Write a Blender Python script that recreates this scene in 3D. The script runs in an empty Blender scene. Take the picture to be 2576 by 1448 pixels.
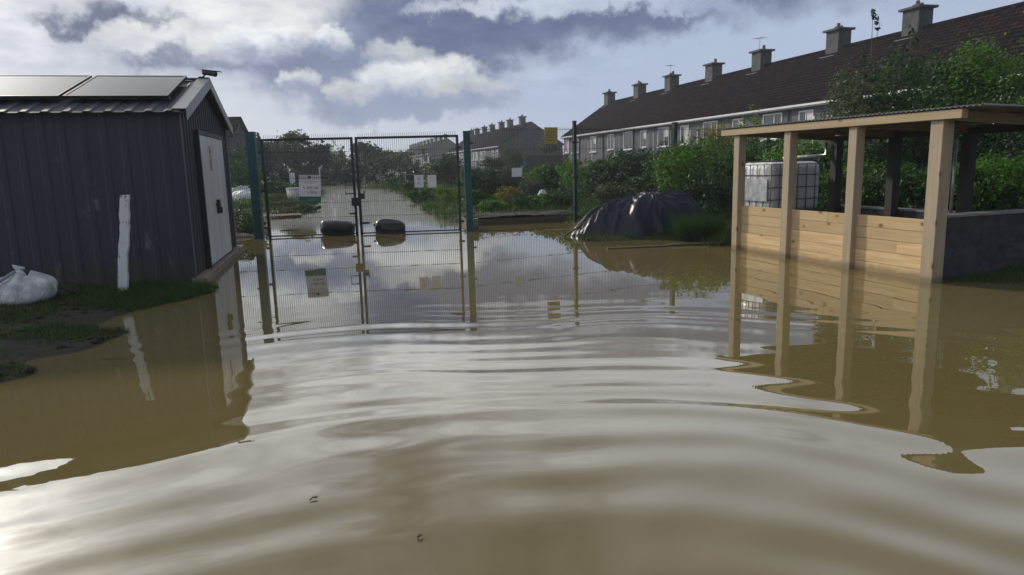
import bpy, math, random
import numpy as np
from mathutils import Vector, Matrix, Euler
rad = math.radians
random.seed(7)
scn = bpy.context.scene
COL = scn.collection

# ------------------------------------------------------------------ camera
PITCH, ROLL, CAM_H = rad(9.95), rad(1.5), 1.6
fw = Vector((0, math.cos(PITCH), -math.sin(PITCH)))
up0 = Vector((0, math.sin(PITCH), math.cos(PITCH)))
rt = Vector((1, 0, 0)) * math.cos(ROLL) - up0 * math.sin(ROLL)
up = up0 * math.cos(ROLL) + Vector((1, 0, 0)) * math.sin(ROLL)
cd = bpy.data.cameras.new('camera')
cam = bpy.data.objects.new('camera', cd)
COL.objects.link(cam)
M3 = Matrix((rt, up, -fw)).transposed()
cam.matrix_world = Matrix.Translation((0, 0, CAM_H)) @ M3.to_4x4()
cd.sensor_width = 36.0
cd.lens = 36.0 * 1770 / 2576
cd.clip_start = 0.05
cd.clip_end = 4000
scn.camera = cam

# ------------------------------------------------------------------ view
scn.view_settings.view_transform = 'Standard'
scn.view_settings.look = 'None'
scn.view_settings.exposure = 0.33
scn.view_settings.gamma = 1.0
scn.cycles.max_bounces = 8
scn.cycles.transparent_max_bounces = 8
scn.cycles.use_denoising = True

# ------------------------------------------------------------------ sky
SUN_AZ, SUN_EL = -42.5, 25.0          # degrees; azimuth from +Y towards +X
W = bpy.data.worlds.new("World")
scn.world = W
W.use_nodes = True
nt = W.node_tree
nt.nodes.clear()

class NB:
    """tiny node-graph helper"""
    def __init__(s, t): s.t = t
    def node(s, typ, **kw):
        n = s.t.nodes.new(typ)
        for k, v in kw.items(): setattr(n, k, v)
        return n
    def put(s, sock, v):
        if hasattr(v, 'is_output'): s.t.links.new(v, sock)
        else: sock.default_value = v
    def m(s, op, a, b=0.0, c=0.0, clamp=False):
        n = s.node('ShaderNodeMath', operation=op, use_clamp=clamp)
        s.put(n.inputs[0], a); s.put(n.inputs[1], b); s.put(n.inputs[2], c)
        return n.outputs[0]
    def ss(s, x, lo, hi):
        n = s.node('ShaderNodeMapRange', interpolation_type='SMOOTHSTEP')
        s.put(n.inputs['Value'], x); s.put(n.inputs['From Min'], lo); s.put(n.inputs['From Max'], hi)
        return n.outputs[0]
    def mix(s, f, a, b, mode='MIX'):
        n = s.node('ShaderNodeMix', data_type='RGBA', blend_type=mode)
        s.put(n.inputs[0], f)
        s.put(n.inputs[6], a if hasattr(a, 'is_output') else (*a, 1)[:4])
        s.put(n.inputs[7], b if hasattr(b, 'is_output') else (*b, 1)[:4])
        return n.outputs[2]
    def noise(s, vec, scale, detail=4, rough=.55, dist=0.0):
        n = s.node('ShaderNodeTexNoise')
        if vec is not None: s.put(n.inputs['Vector'], vec)
        n.inputs['Scale'].default_value = scale; n.inputs['Detail'].default_value = detail
        n.inputs['Roughness'].default_value = rough; n.inputs['Distortion'].default_value = dist
        return n.outputs['Fac']
    def ramp(s, f, stops):
        n = s.node('ShaderNodeValToRGB')
        e = n.color_ramp.elements
        while len(e) < len(stops): e.new(.5)
        for i, (p, c) in enumerate(stops):
            e[i].position = p; e[i].color = (*c, 1)
        s.put(n.inputs[0], f)
        return n.outputs[0]

def srgb(r, g, b):
    f = lambda v: (v / 255 / 12.92) if v / 255 < .04045 else ((v / 255 + .055) / 1.055) ** 2.4
    return (f(r), f(g), f(b))

B = NB(nt)
tc = B.node('ShaderNodeTexCoord')
dirv = tc.outputs['Generated']
sep = B.node('ShaderNodeSeparateXYZ'); nt.links.new(dirv, sep.inputs[0])
dx, dy, dz = sep.outputs
az = B.m('MULTIPLY', B.m('ARCTAN2', dx, dy), 57.29578)
el = B.m('MULTIPLY', B.m('ARCSINE', dz), 57.29578)
n1 = B.noise(dirv, 9, 7, .58)
sh = B.node('ShaderNodeVectorMath', operation='ADD'); nt.links.new(dirv, sh.inputs[0]); sh.inputs[1].default_value = (7.3, 2.1, 5.7)
n2 = B.noise(sh.outputs[0], 9, 7, .58)
n3 = B.noise(sh.outputs[0], 26, 6, .6)
azw = B.m('ADD', az, B.m('MULTIPLY', B.m('SUBTRACT', n1, .5), 11.0))
elw = B.m('ADD', el, B.m('MULTIPLY', B.m('SUBTRACT', n2, .5), 6.0))
azw = B.m('ADD', azw, B.m('MULTIPLY', B.m('SUBTRACT', n3, .5), 2.2))
elw = B.m('ADD', elw, B.m('MULTIPLY', B.m('SUBTRACT', n3, .5), 3.0))
n4 = B.noise(dirv, 60, 4, .6)
elw = B.m('ADD', elw, B.m('MULTIPLY', B.m('SUBTRACT', n4, .5), 1.3))
azc = B.m('ADD', az, B.m('MULTIPLY', B.m('SUBTRACT', n3, .5), 5.0))
elc = B.m('ADD', el, B.m('MULTIPLY', B.m('SUBTRACT', n1, .5), 3.0))
elc = B.m('ADD', elc, B.m('MULTIPLY', B.m('SUBTRACT', n4, .5), 1.6))

def scaled_vec(vec, s_):
    q = B.node('ShaderNodeMapping'); q.inputs['Scale'].default_value = s_; nt.links.new(vec, q.inputs['Vector']); return q.outputs[0]
def blob(a, e, ra, re, rot=0, soft=.5, crisp=False):
    A, E = (azc, elc) if crisp else (azw, elw)
    x = B.m('SUBTRACT', A, a); y = B.m('SUBTRACT', E, e)
    c, s_ = math.cos(rad(rot)), math.sin(rad(rot))
    u = B.m('DIVIDE', B.m('ADD', B.m('MULTIPLY', x, c), B.m('MULTIPLY', y, s_)), ra)
    v = B.m('DIVIDE', B.m('SUBTRACT', B.m('MULTIPLY', y, c), B.m('MULTIPLY', x, s_)), re)
    q = B.m('SQRT', B.m('ADD', B.m('MULTIPLY', u, u), B.m('MULTIPLY', v, v)))
    return B.ss(q, 1 + soft, 1 - soft)

# clear air: NISHITA sky, greyed by thin overcast
sky = B.node('ShaderNodeTexSky', sky_type='NISHITA')
sky.sun_disc = False
sky.sun_elevation = rad(SUN_EL)
sky.sun_rotation = rad(SUN_AZ)
SKY_STR = 0.1
K = 1.0 / SKY_STR
def col(r, g, b, k=1.0): return tuple(v * K * k for v in srgb(r, g, b))
# thin overcast veil: light and slightly warm low on the sun side, bluer to the other side
veil = B.mix(B.ss(az, -34, 12), col(190, 195, 206), col(158, 170, 193))
veil = B.mix(B.ss(el, 1.0, 5.5), B.mix(B.ss(az, -35, 30), col(184, 192, 206), col(168, 180, 203)), veil)
base = B.mix(.94, sky.outputs[0], veil)
# general cloud deck in upper sky (projected on a flat layer so it foreshortens towards the horizon)
dzz = B.m('ADD', B.m('MAXIMUM', dz, 0), .12)
cmb = B.node('ShaderNodeCombineXYZ')
nt.links.new(B.m('DIVIDE', dx, dzz), cmb.inputs[0]); nt.links.new(B.m('DIVIDE', dy, dzz), cmb.inputs[1])
deck = B.noise(cmb.outputs[0], 1.1, 6, .55, .4)
deckm = B.ss(el, 11, 16)
deckcol = B.mix(B.ss(deck, .46, .62), col(226, 228, 234, 1.25), col(150, 151, 160))
deckcol = B.mix(1.0, deckcol, B.mix(B.ss(az, -40, 40), (1.45, 1.42, 1.36), (.78, .80, .84)), 'MULTIPLY')
deckcol = B.mix(1.0, deckcol, B.mix(B.ss(el, 18, 32), (1.10, 1.12, 1.12), (.40, .41, .42)), 'MULTIPLY')
c = B.mix(deckm, base, deckcol)
DARK = col(98, 108, 136); MID = col(126, 136, 160); BRI = col(216, 218, 219); CUM = col(196, 204, 214)
for args, colr, alpha in [
    (((-1, 10.7, 26, 3.4, 4), dict(soft=.34)), DARK, .93),
    (((11, 11.5, 14, 1.9, 7), dict(soft=.3)), DARK, .85),
    (((-4, 10.6, 12, 2.0, 3), dict(soft=.4)), DARK, .7),
    (((-13, 7.3, 8.5, 2.9, 0), dict(soft=.5)), MID, .95),
    (((-9, 5.2, 6.5, 1.6, 0), dict(soft=.5)), MID, .55),
    (((-28.5, 10.5, 7.5, 1.5, -14), dict(soft=.35)), col(98, 106, 130), .95),
    (((-22.0, 8.0, 6.5, .9, -6), dict(soft=.4)), col(120, 129, 152), .85),
    (((-26.0, 9.1, 3.4, .9, 4), dict(soft=.5)), BRI, .85),
    (((-33, 11.6, 5.0, 1.2, 0), dict(soft=.5)), col(216, 218, 222), .8),
    (((-18.8, 10.8, 5.5, 2.4, 12), dict(soft=.5)), BRI, .85),
    (((-21.5, 11.8, 3.6, .9, 10), dict(soft=.5)), BRI, .6),
    (((6.0, 11.6, 7.5, 1.0, -4), dict(soft=.5)), col(190, 200, 214), .8),
    (((-2.6, 12.0, 3.0, .6, 0), dict(soft=.5)), CUM, .6),
    (((13, 10.7, 6, .6, -6), dict(soft=.5)), col(160, 172, 196), .6),
    (((16, 6.4, 17, 2.5, 9), dict(soft=.35)), col(160, 173, 197), .85),
]:
    c = B.mix(B.m('MULTIPLY', blob(*args[0], **args[1]), alpha), c, colr)
# crisp cumulus heads: lit top-left, grey underneath
def puff(a, e, ra, re, bright=1.0, alpha=.95):
    global c
    f = blob(a, e, ra, re, 0, .28, True)
    shade = B.ss(B.m('ADD', B.m('SUBTRACT', elc, e - re * .8), B.m('MULTIPLY', B.m('SUBTRACT', n3, .5), 3.0)), 0, re * 1.5)
    cc = B.mix(shade, col(142, 152, 176), tuple(v * bright for v in col(222, 226, 228)))
    c = B.mix(B.m('MULTIPLY', f, alpha), c, cc)
puff(-18.6, 9.2, 2.7, 1.5, 1.02, .85)
puff(-13.6, 9.1, 1.5, 1.1, .95, .85)
puff(-15.6, 6.3, 1.4, 1.0, .82, .8)
puff(-8.6, 8.7, 2.7, 1.2, .74)
puff(-4.6, 7.0, 3.0, 1.6, .82)
puff(-3.2, 5.6, 3.4, 1.3, .66, .8)
puff(-8.6, 6.5, 3.4, 1.7, .95)
puff(-12.2, 5.4, 1.9, 1.3, .72, .8)
c = B.mix(B.m('MULTIPLY', blob(-7.5, 4.5, 6.0, 1.0, 0, .4), .8), c, col(136, 147, 172))
n5 = B.noise(scaled_vec(dirv, (1, 1, 3.2)), 14, 7, .62)
c = B.mix(B.m('MULTIPLY', B.ss(el, 3.0, 8.0), B.ss(az, 14, 2)), c, B.mix(1.0, c, B.mix(B.ss(n5, .28, .72), (.82, .83, .87), (1.12, 1.11, 1.09)), 'MULTIPLY'))
# brightness of thin cloud near the (out of frame) sun
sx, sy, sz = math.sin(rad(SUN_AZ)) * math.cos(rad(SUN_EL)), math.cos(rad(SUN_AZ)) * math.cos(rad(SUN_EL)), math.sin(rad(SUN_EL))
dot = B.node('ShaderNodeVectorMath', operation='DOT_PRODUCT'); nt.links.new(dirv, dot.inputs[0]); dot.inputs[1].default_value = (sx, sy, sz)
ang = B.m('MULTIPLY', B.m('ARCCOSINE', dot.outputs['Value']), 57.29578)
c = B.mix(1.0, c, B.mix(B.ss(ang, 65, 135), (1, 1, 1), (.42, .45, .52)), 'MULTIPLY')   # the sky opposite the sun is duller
angw = B.m('ADD', ang, B.m('MULTIPLY', B.m('SUBTRACT', n1, .5), 8))
angw = B.m('MAXIMUM', angw, 0.0)
glow = B.m('EXPONENT', B.m('MULTIPLY', B.m('POWER', B.m('DIVIDE', angw, 8.5), 2.0), -1.0))
core = B.m('EXPONENT', B.m('MULTIPLY', B.m('POWER', B.m('DIVIDE', angw, 4.0), 2.0), -1.0))
c = B.mix(1.0, c, B.mix(glow, (0, 0, 0), col(255, 250, 238, 1.3)), 'ADD')
c = B.mix(1.0, c, B.mix(core, (0, 0, 0), col(255, 250, 238, 9.0)), 'ADD')
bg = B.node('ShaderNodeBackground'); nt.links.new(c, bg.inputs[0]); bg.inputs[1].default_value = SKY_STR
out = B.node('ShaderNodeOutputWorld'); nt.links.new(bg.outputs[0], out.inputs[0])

# ------------------------------------------------------------------ sun
sd = bpy.data.lights.new('sun', 'SUN')
sd.energy = 2.1
sd.angle = rad(3)
sd.color = (1.0, .91, .76)
so = bpy.data.objects.new('sun', sd)
COL.objects.link(so)
so.rotation_euler = Vector((sx, sy, sz)).to_track_quat('Z', 'Y').to_euler()
so.location = (0, 0, 30)

# ------------------------------------------------------------------ helpers
def tag(o, label=None, cat=None, group=None, kind=None):
    if label: o['label'] = label
    if cat: o['category'] = cat
    if group: o['group'] = group
    if kind: o['kind'] = kind
    return o

def empty(name, loc, rz, label, cat, group=None):
    o = bpy.data.objects.new(name, None)
    o.empty_display_size = .2
    COL.objects.link(o)
    o.location = loc; o.rotation_euler = (0, 0, rz)
    return tag(o, label, cat, group)

def copy_tree(o, parent=None):
    c_ = o.copy(); COL.objects.link(c_)
    if parent is not None: c_.parent = parent
    for ch in list(o.children): copy_tree(ch, c_)
    return c_

class MB:
    def __init__(s): s.v = []; s.f = []
    def add(s, vs, fs):
        n = len(s.v); s.v += [tuple(p) for p in vs]; s.f += [tuple(i + n for i in q) for q in fs]; return s
    def box(s, x0, x1, y0, y1, z0, z1, M=None):
        vs = [Vector((x, y, z)) for z in (z0, z1) for y in (y0, y1) for x in (x0, x1)]
        if M: vs = [M @ p for p in vs]
        return s.add(vs, [(0, 2, 3, 1), (4, 5, 7, 6), (0, 1, 5, 4), (2, 6, 7, 3), (0, 4, 6, 2), (1, 3, 7, 5)])
    def bar(s, p, q, w, h=None):
        h = h or w
        p, q = Vector(p), Vector(q); d = q - p
        M = Matrix.Translation(p) @ d.to_track_quat('X', 'Z').to_matrix().to_4x4()
        return s.box(0, d.length, -w / 2, w / 2, -h / 2, h / 2, M)
    def tube(s, pts, r, n=8, cap=True):
        pts = [Vector(p) for p in pts]; k = len(s.v); m = len(pts)
        rs = r if isinstance(r, (list, tuple)) else [r] * m
        for i, p in enumerate(pts):
            d = (pts[min(i + 1, m - 1)] - pts[max(i - 1, 0)])
            q = d.to_track_quat('Z', 'Y')
            for j in range(n):
                a = 2 * math.pi * j / n
                s.v.append(tuple(p + q @ Vector((math.cos(a) * rs[i], math.sin(a) * rs[i], 0))))
        for i in range(m - 1):
            for j in range(n):
                a, b = k + i * n + j, k + i * n + (j + 1) % n
                s.f.append((a, b, b + n, a + n))
        if cap:
            s.f.append(tuple(k + j for j in reversed(range(n)))); s.f.append(tuple(k + (m - 1) * n + j for j in range(n)))
        return s
    def build(s, name, mat, parent=None, smooth=False, bevel=0, seg=1):
        me = bpy.data.meshes.new(name)
        me.from_pydata(s.v, [], s.f); me.update()
        return finish(me, name, mat, parent, smooth, bevel, seg)

def finish(me, name, mat, parent=None, smooth=False, bevel=0, seg=1):
    if mat: me.materials.append(mat)
    if smooth: me.polygons.foreach_set('use_smooth', [True] * len(me.polygons))
    o = bpy.data.objects.new(name, me); COL.objects.link(o)
    if parent is not None: o.parent = parent
    if bevel:
        b = o.modifiers.new('bevel', 'BEVEL'); b.width = bevel; b.segments = seg; b.limit_method = 'ANGLE'; b.angle_limit = rad(50)
    return o

def np_mesh(name, V, Fq, mat, parent=None, smooth=False):
    """V (n,3), Fq (m,k) arrays"""
    me = bpy.data.meshes.new(name)
    m, k = Fq.shape
    me.vertices.add(len(V)); me.vertices.foreach_set('co', np.asarray(V, np.float32).ravel())
    me.loops.add(m * k); me.loops.foreach_set('vertex_index', Fq.astype(np.int32).ravel())
    me.polygons.add(m); me.polygons.foreach_set('loop_start', np.arange(0, m * k, k, dtype=np.int32))
    try: me.polygons.foreach_set('loop_total', np.full(m, k, np.int32))
    except Exception: pass
    me.update(calc_edges=True); me.validate()
    return finish(me, name, mat, parent, smooth)

def grid_mesh(name, X, Y, Z, mat, parent=None, smooth=True):
    n, m = X.shape
    V = np.stack([X, Y, Z], -1).reshape(-1, 3)
    i = np.arange(n * m).reshape(n, m)
    Fq = np.stack([i[:-1, :-1], i[:-1, 1:], i[1:, 1:], i[1:, :-1]], -1).reshape(-1, 4)
    return np_mesh(name, V, Fq, mat, parent, smooth)

def vnoise(x, y, seed=0):
    x = np.asarray(x, float); y = np.asarray(y, float)
    xi = np.floor(x).astype(np.int64); yi = np.floor(y).astype(np.int64)
    fx = x - xi; fy = y - yi
    fx = fx * fx * fx * (fx * (fx * 6 - 15) + 10); fy = fy * fy * fy * (fy * (fy * 6 - 15) + 10)
    def h(a, b):
        n = (a * 374761393 + b * 668265263 + seed * 974634211) & 0xffffffff
        n = ((n ^ (n >> 13)) * 1274126177) & 0xffffffff
        return ((n ^ (n >> 16)) & 0xffff) / 65535.0
    return (h(xi, yi) * (1 - fx) + h(xi + 1, yi) * fx) * (1 - fy) + (h(xi, yi + 1) * (1 - fx) + h(xi + 1, yi + 1) * fx) * fy

def fbm(x, y, seed=0, o=4):
    r = 0; a = .5
    for i in range(o): r = r + a * (vnoise(x * 2 ** i, y * 2 ** i, seed + i) - .5); a *= .5
    return r

def gx(px, Y):
    """world x of photo column px at forward distance Y near eye level"""
    return (px - 1288) / 1797.0 * Y

# ------------------------------------------------------------------ materials
def mat(name, base, rough=.6, metal=0, spec=.5, build=None):
    m = bpy.data.materials.new(name); m.use_nodes = True
    t = m.node_tree; b = t.nodes['Principled BSDF']
    b.inputs['Base Color'].default_value = (*base, 1); b.inputs['Roughness'].default_value = rough
    b.inputs['Metallic'].default_value = metal; b.inputs['Specular IOR Level'].default_value = spec
    if build: build(NB(t), b)
    return m

def objco(n):
    return n.node('ShaderNodeTexCoord').outputs['Object']
def geopos(n): return n.node('ShaderNodeNewGeometry').outputs['Position']
def island(n): return n.node('ShaderNodeNewGeometry').outputs['Random Per Island']
def scaled(n, vec, s):
    q = n.node('ShaderNodeMapping'); q.inputs['Scale'].default_value = s; n.put(q.inputs['Vector'], vec); return q.outputs[0]
def bump(n, b, h, strength=.3, dist=.01):
    q = n.node('ShaderNodeBump'); q.inputs['Strength'].default_value = strength; q.inputs['Distance'].default_value = dist
    n.put(q.inputs['Height'], h); n.put(b.inputs['Normal'], q.outputs[0])

def varied(name, c0, c1, scale=3, rough=.6, metal=0, spec=.5, bstr=0, bscale=30, stretch=(1, 1, 1), lo=.35, hi=.65):
    def f(n, b):
        v = scaled(n, objco(n), stretch)
        n.put(b.inputs['Base Color'], n.mix(n.ss(n.noise(v, scale, 5, .6), lo, hi), c0, c1))
        if bstr: bump(n, b, n.noise(v, bscale, 3), bstr)
    return mat(name, c0, rough, metal, spec, f)

def wood(name, light, dark, knot=(.12, .06, .03), axis=(1, 1, 1), rough=.65, wet=False, knots=True):
    """grain runs along the axis whose scale is small"""
    def f(n, b):
        o = objco(n); r = island(n)
        off = n.node('ShaderNodeVectorMath', operation='ADD'); n.put(off.inputs[0], o)
        cx = n.node('ShaderNodeCombineXYZ'); n.put(cx.inputs[0], n.m('MULTIPLY', r, 37.0)); n.put(cx.inputs[2], n.m('MULTIPLY', r, 11.0))
        n.put(off.inputs[1], cx.outputs[0])
        v = scaled(n, off.outputs[0], axis)
        g1 = n.noise(v, 26, 4, .6, .6)
        c_ = n.mix(n.ss(g1, .3, .7), light, dark)
        c_ = n.mix(n.m('MULTIPLY', n.ss(r, .35, 1.0), .55), c_, tuple(v_ * .5 for v_ in light))
        big = n.noise(scaled(n, off.outputs[0], tuple(a * .5 + .3 for a in axis)), 3.0, 3)
        c_ = n.mix(n.m('MULTIPLY', n.ss(big, .45, .75), .35), c_, tuple(v_ * .7 for v_ in dark))
        if knots:
            vo = n.node('ShaderNodeTexVoronoi'); n.put(vo.inputs['Vector'], scaled(n, off.outputs[0], tuple(.7 + .6 * a for a in axis))); vo.inputs['Scale'].default_value = 3.2
            k = n.ss(n.m('ADD', vo.outputs['Distance'], n.m('MULTIPLY', n.noise(v, 9, 2), .08)), .19, .09)
            c_ = n.mix(n.m('MULTIPLY', k, .85), c_, knot)
        sz = n.node('ShaderNodeSeparateXYZ'); n.put(sz.inputs[0], geopos(n))
        soak = n.ss(n.m('ADD', sz.outputs[2], n.m('MULTIPLY', n.noise(o, 7, 4, .6), -.12)), .06, -.03)
        c_ = n.mix(n.m('MULTIPLY', soak, .6), c_, (.09, .065, .035))
        n.put(b.inputs['Base Color'], c_)
        bump(n, b, g1, .15, .004)
    return mat(name, light, rough, 0, .35, f)

def leafmat(name, cols, trans=.35, rough=.55):
    m = bpy.data.materials.new(name); m.use_nodes = True
    t = m.node_tree; n = NB(t); t.nodes.clear()
    r = island(n)
    st = [(i / max(1, len(cols) - 1), c_) for i, c_ in enumerate(cols)]
    c_ = n.ramp(r, st)
    big = n.noise(objco(n), 1.6, 3)
    c_ = n.mix(n.ss(big, .35, .7), c_, n.mix(1.0, c_, (.78, .84, .78), "MULTIPLY"))
    p = n.node('ShaderNodeBsdfPrincipled'); n.put(p.inputs['Base Color'], c_); p.inputs['Roughness'].default_value = rough; p.inputs['Specular IOR Level'].default_value = .3
    tr = n.node('ShaderNodeBsdfTranslucent'); n.put(tr.inputs[0], n.mix(1.0, c_, (1.1, 1.2, .6), 'MULTIPLY'))
    mx = n.node('ShaderNodeMixShader'); mx.inputs[0].default_value = trans
    t.links.new(p.outputs[0], mx.inputs[1]); t.links.new(tr.outputs[0], mx.inputs[2])
    o = n.node('ShaderNodeOutputMaterial'); t.links.new(mx.outputs[0], o.inputs[0])
    return m

M = {}
M['leaf_dark'] = leafmat('leaf_dark', [(.012, .030, .012), (.024, .058, .018), (.038, .085, .024)])
M['leaf_mid'] = leafmat('leaf_mid', [(.014, .045, .010), (.03, .09, .014), (.05, .13, .02)])
M['leaf_light'] = leafmat('leaf_light', [(.036, .10, .012), (.075, .18, .018), (.13, .26, .03)], .45)
M['leaf_grey'] = leafmat('leaf_grey', [(.04, .06, .035), (.07, .10, .05), (.11, .14, .07)])
M['leaf_lime'] = leafmat('leaf_lime', [(.08, .15, .02), (.13, .2, .03), (.18, .24, .04)], .4)
M['leaf_yellow'] = leafmat('leaf_yellow', [(.14, .14, .02), (.28, .22, .02), (.38, .30, .03)], .4)
M['leaf_blue'] = leafmat('leaf_blue', [(.008, .016, .018), (.014, .028, .026), (.022, .04, .03)], .2)
M['leaf_white'] = leafmat('leaf_white', [(.3, .32, .26), (.45, .45, .4)], .3)
M['leaf_purple'] = leafmat('leaf_purple', [(.03, .03, .045), (.07, .065, .09), (.11, .11, .11)], .2)
M['grass'] = leafmat('grass', [(.025, .05, .012), (.05, .095, .02), (.085, .14, .03)], .35)
M['bark'] = varied('bark', (.05, .04, .03), (.09, .075, .055), 8, .9, bstr=.5, bscale=20)

def f_ground(n, b):
    p = geopos(n)
    a = n.noise(p, .55, 6, .6); d = n.noise(p, 6, 5, .65)
    c_ = n.mix(n.ss(n.m('ADD', a, n.m('MULTIPLY', n.m('SUBTRACT', d, .5), .35)), .47, .56), (.045, .038, .032), (.035, .06, .018))
    c_ = n.mix(n.ss(n.noise(p, 22, 4, .6), .5, .68), c_, (.028, .022, .022))
    n.put(b.inputs['Base Color'], c_)
    bump(n, b, n.noise(p, 18, 6, .65), .7, .05)
M['ground'] = mat('ground', (.05, .05, .03), .85, 0, .3, f_ground)

def f_water(n, b):
    p = geopos(n)
    a = n.noise(p, .35, 4, .5)
    n.put(b.inputs['Base Color'], n.mix(n.ss(a, .3, .7), (.150, .118, .046), (.168, .136, .056)))
    b.inputs['IOR'].default_value = 1.75
    # breeze-ruffled water in the middle of the lane beyond the gates, still water elsewhere
    sp = n.node('ShaderNodeSeparateXYZ'); n.put(sp.inputs[0], p)
    mid = n.m('SUBTRACT', sp.outputs[0], n.m('MULTIPLY', sp.outputs[1], -.205))
    far = n.m('MULTIPLY', n.ss(sp.outputs[1], 18, 27), n.ss(n.m('ABSOLUTE', n.m('ADD', mid, .0)), 5.0, 1.2))
    hgt = n.m('ADD', n.m('MULTIPLY', n.noise(p, 4, 2, .5), .010), n.m('MULTIPLY', n.m('MULTIPLY', n.noise(p, 30, 2, .5), far), .48))
    bump(n, b, hgt, .5, .05)
M['water'] = mat('flood_water', (.16, .118, .045), .012, 0, .5, f_water)

def f_shed(n, b):
    o = objco(n)
    v = scaled(n, o, (1, 1, .12))
    a = n.noise(v, 5, 5, .6)
    c_ = n.mix(n.ss(a, .3, .7), (.026, .034, .048), (.038, .047, .062))
    st = n.noise(scaled(n, o, (2.2, 2.2, .9)), 1.3, 5, .65)
    c_ = n.mix(n.m('MULTIPLY', n.ss(st, .62, .74), .5), c_, (.22, .24, .27))
    sz = n.node('ShaderNodeSeparateXYZ'); n.put(sz.inputs[0], o)
    splash = n.ss(n.m('ADD', sz.outputs[2], n.m('MULTIPLY', n.noise(o, 6, 5, .7), -.7)), .12, -.18)
    c_ = n.mix(n.m('MULTIPLY', splash, .75), c_, (.055, .046, .034))
    n.put(b.inputs['Base Color'], c_)
    n.put(b.inputs['Roughness'], n.m('ADD', .45, n.m('MULTIPLY', a, .3)))
M['shed'] = mat('coated_steel', (.07, .08, .09), .5, 0, .45, f_shed)
M['shedroof'] = varied('roof_steel', (.04, .048, .062), (.06, .07, .085), 4, .55, .0, .2)
M['trim'] = varied('steel_trim', (.18, .19, .21), (.25, .26, .28), 6, .45, .1)
M['door'] = varied('door_steel', (.46, .47, .49), (.56, .57, .58), 3, .38, 0, .5, stretch=(1, 1, .3))
M['concrete'] = varied('concrete', (.17, .14, .11), (.27, .23, .18), 5, .85, bstr=.3)
M['dark'] = varied('dark_plastic', (.012, .014, .018), (.022, .024, .03), 6, .4)
M['black'] = varied('black_polythene', (.010, .012, .018), (.018, .021, .03), 3, .3, 0, .6)
M['panelframe'] = mat('panel_frame', (.02, .022, .028), .35, .6)
def f_pv(n, b):
    o = objco(n); br = n.node('ShaderNodeTexBrick'); n.put(br.inputs['Vector'], o)
    br.offset = 0; br.inputs['Scale'].default_value = 6.4; br.inputs['Brick Width'].default_value = 1; br.inputs['Row Height'].default_value = 1
    br.inputs['Mortar Size'].default_value = .012
    br.inputs['Color1'].default_value = (.010, .013, .03, 1); br.inputs['Color2'].default_value = (.012, .016, .034, 1); br.inputs['Mortar'].default_value = (.05, .055, .07, 1)
    n.put(b.inputs['Base Color'], br.outputs['Color'])
M['pv'] = mat('solar_glass', (.012, .015, .03), .16, 0, .15, f_pv); M['pv'].node_tree.nodes['Principled BSDF'].inputs['IOR'].default_value = 1.25
M['yellow'] = varied('yellow_vinyl', (.36, .30, .07), (.42, .35, .10), 5, .55)
M['white'] = varied('white_board', (.72, .73, .76), (.80, .80, .82), 5, .45)
M['ink'] = mat('dark_ink', (.04, .04, .06), .6)
M['redink'] = mat('red_ink', (.35, .03, .10), .6)
M['greenboard'] = varied('green_band', (.02, .14, .09), (.03, .18, .12), 3, .5)
M['gate'] = varied('green_coated_steel', (.006, .022, .024), (.012, .034, .036), 6, .42)
M['postgreen'] = varied('green_post_paint', (.008, .062, .070), (.016, .082, .088), 5, .42)
M['wire'] = mat('wire_steel', (.028, .04, .044), .5, .3)
M['galv'] = varied('galvanised_steel', (.42, .45, .47), (.62, .65, .66), 8, .35, .5, lo=.4, hi=.6)
M['pine'] = wood('pine_planks', (.72, .53, .30), (.56, .38, .19), axis=(.06, 1, 1))
M['post'] = wood('pine_post', (.54, .44, .31), (.40, .32, .22), axis=(1, 1, .06))
M['beam'] = wood('pine_beam', (.56, .44, .28), (.45, .34, .19), axis=(.05, 1, 1))
M['oldwood'] = wood('weathered_wood', (.17, .13, .09), (.09, .065, .045), axis=(.08, 1, 1), knots=False)
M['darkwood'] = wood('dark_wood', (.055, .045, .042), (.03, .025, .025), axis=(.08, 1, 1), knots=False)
M['beamdark'] = wood('roof_timber', (.32, .24, .15), (.2, .14, .08), axis=(1, .08, 1), knots=False)
def f_tin(n, b):
    o = objco(n); a = n.noise(o, 2.5, 5, .6)
    n.put(b.inputs['Base Color'], n.mix(n.ss(a, .3, .7), (.10, .11, .12), (.16, .17, .18)))
M['tin'] = mat('corrugated_sheet', (.12, .13, .14), .5, .3, .5, f_tin)
def f_block(n, b):
    o = objco(n)
    sp = n.node('ShaderNodeSeparateXYZ'); n.put(sp.inputs[0], o)
    cb = n.node('ShaderNodeCombineXYZ'); n.put(cb.inputs[0], n.m('ADD', sp.outputs[0], sp.outputs[1])); n.put(cb.inputs[1], sp.outputs[2])
    br = n.node('ShaderNodeTexBrick'); n.put(br.inputs['Vector'], cb.outputs[0])
    br.inputs['Scale'].default_value = 1; br.inputs['Brick Width'].default_value = .44; br.inputs['Row Height'].default_value = .215; br.inputs['Mortar Size'].default_value = .010
    br.inputs['Color1'].default_value = (.045, .045, .055, 1); br.inputs['Color2'].default_value = (.075, .072, .082, 1); br.inputs['Mortar'].default_value = (.055, .055, .06, 1)
    a = n.noise(o, 7, 5, .65)
    n.put(b.inputs['Base Color'], n.mix(n.ss(a, .4, .7), br.outputs['Color'], (.035, .034, .042)))
    bump(n, b, n.m('ADD', n.m('MULTIPLY', br.outputs['Fac'], -.6), n.m('MULTIPLY', n.noise(o, 40, 3), .5)), .5, .012)
M['block'] = mat('concrete_block', (.12, .12, .13), .9, 0, .2, f_block)
M['tank'] = varied('tank_plastic', (.70, .68, .69), (.78, .76, .77), 3, .35, 0, .5)
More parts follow.
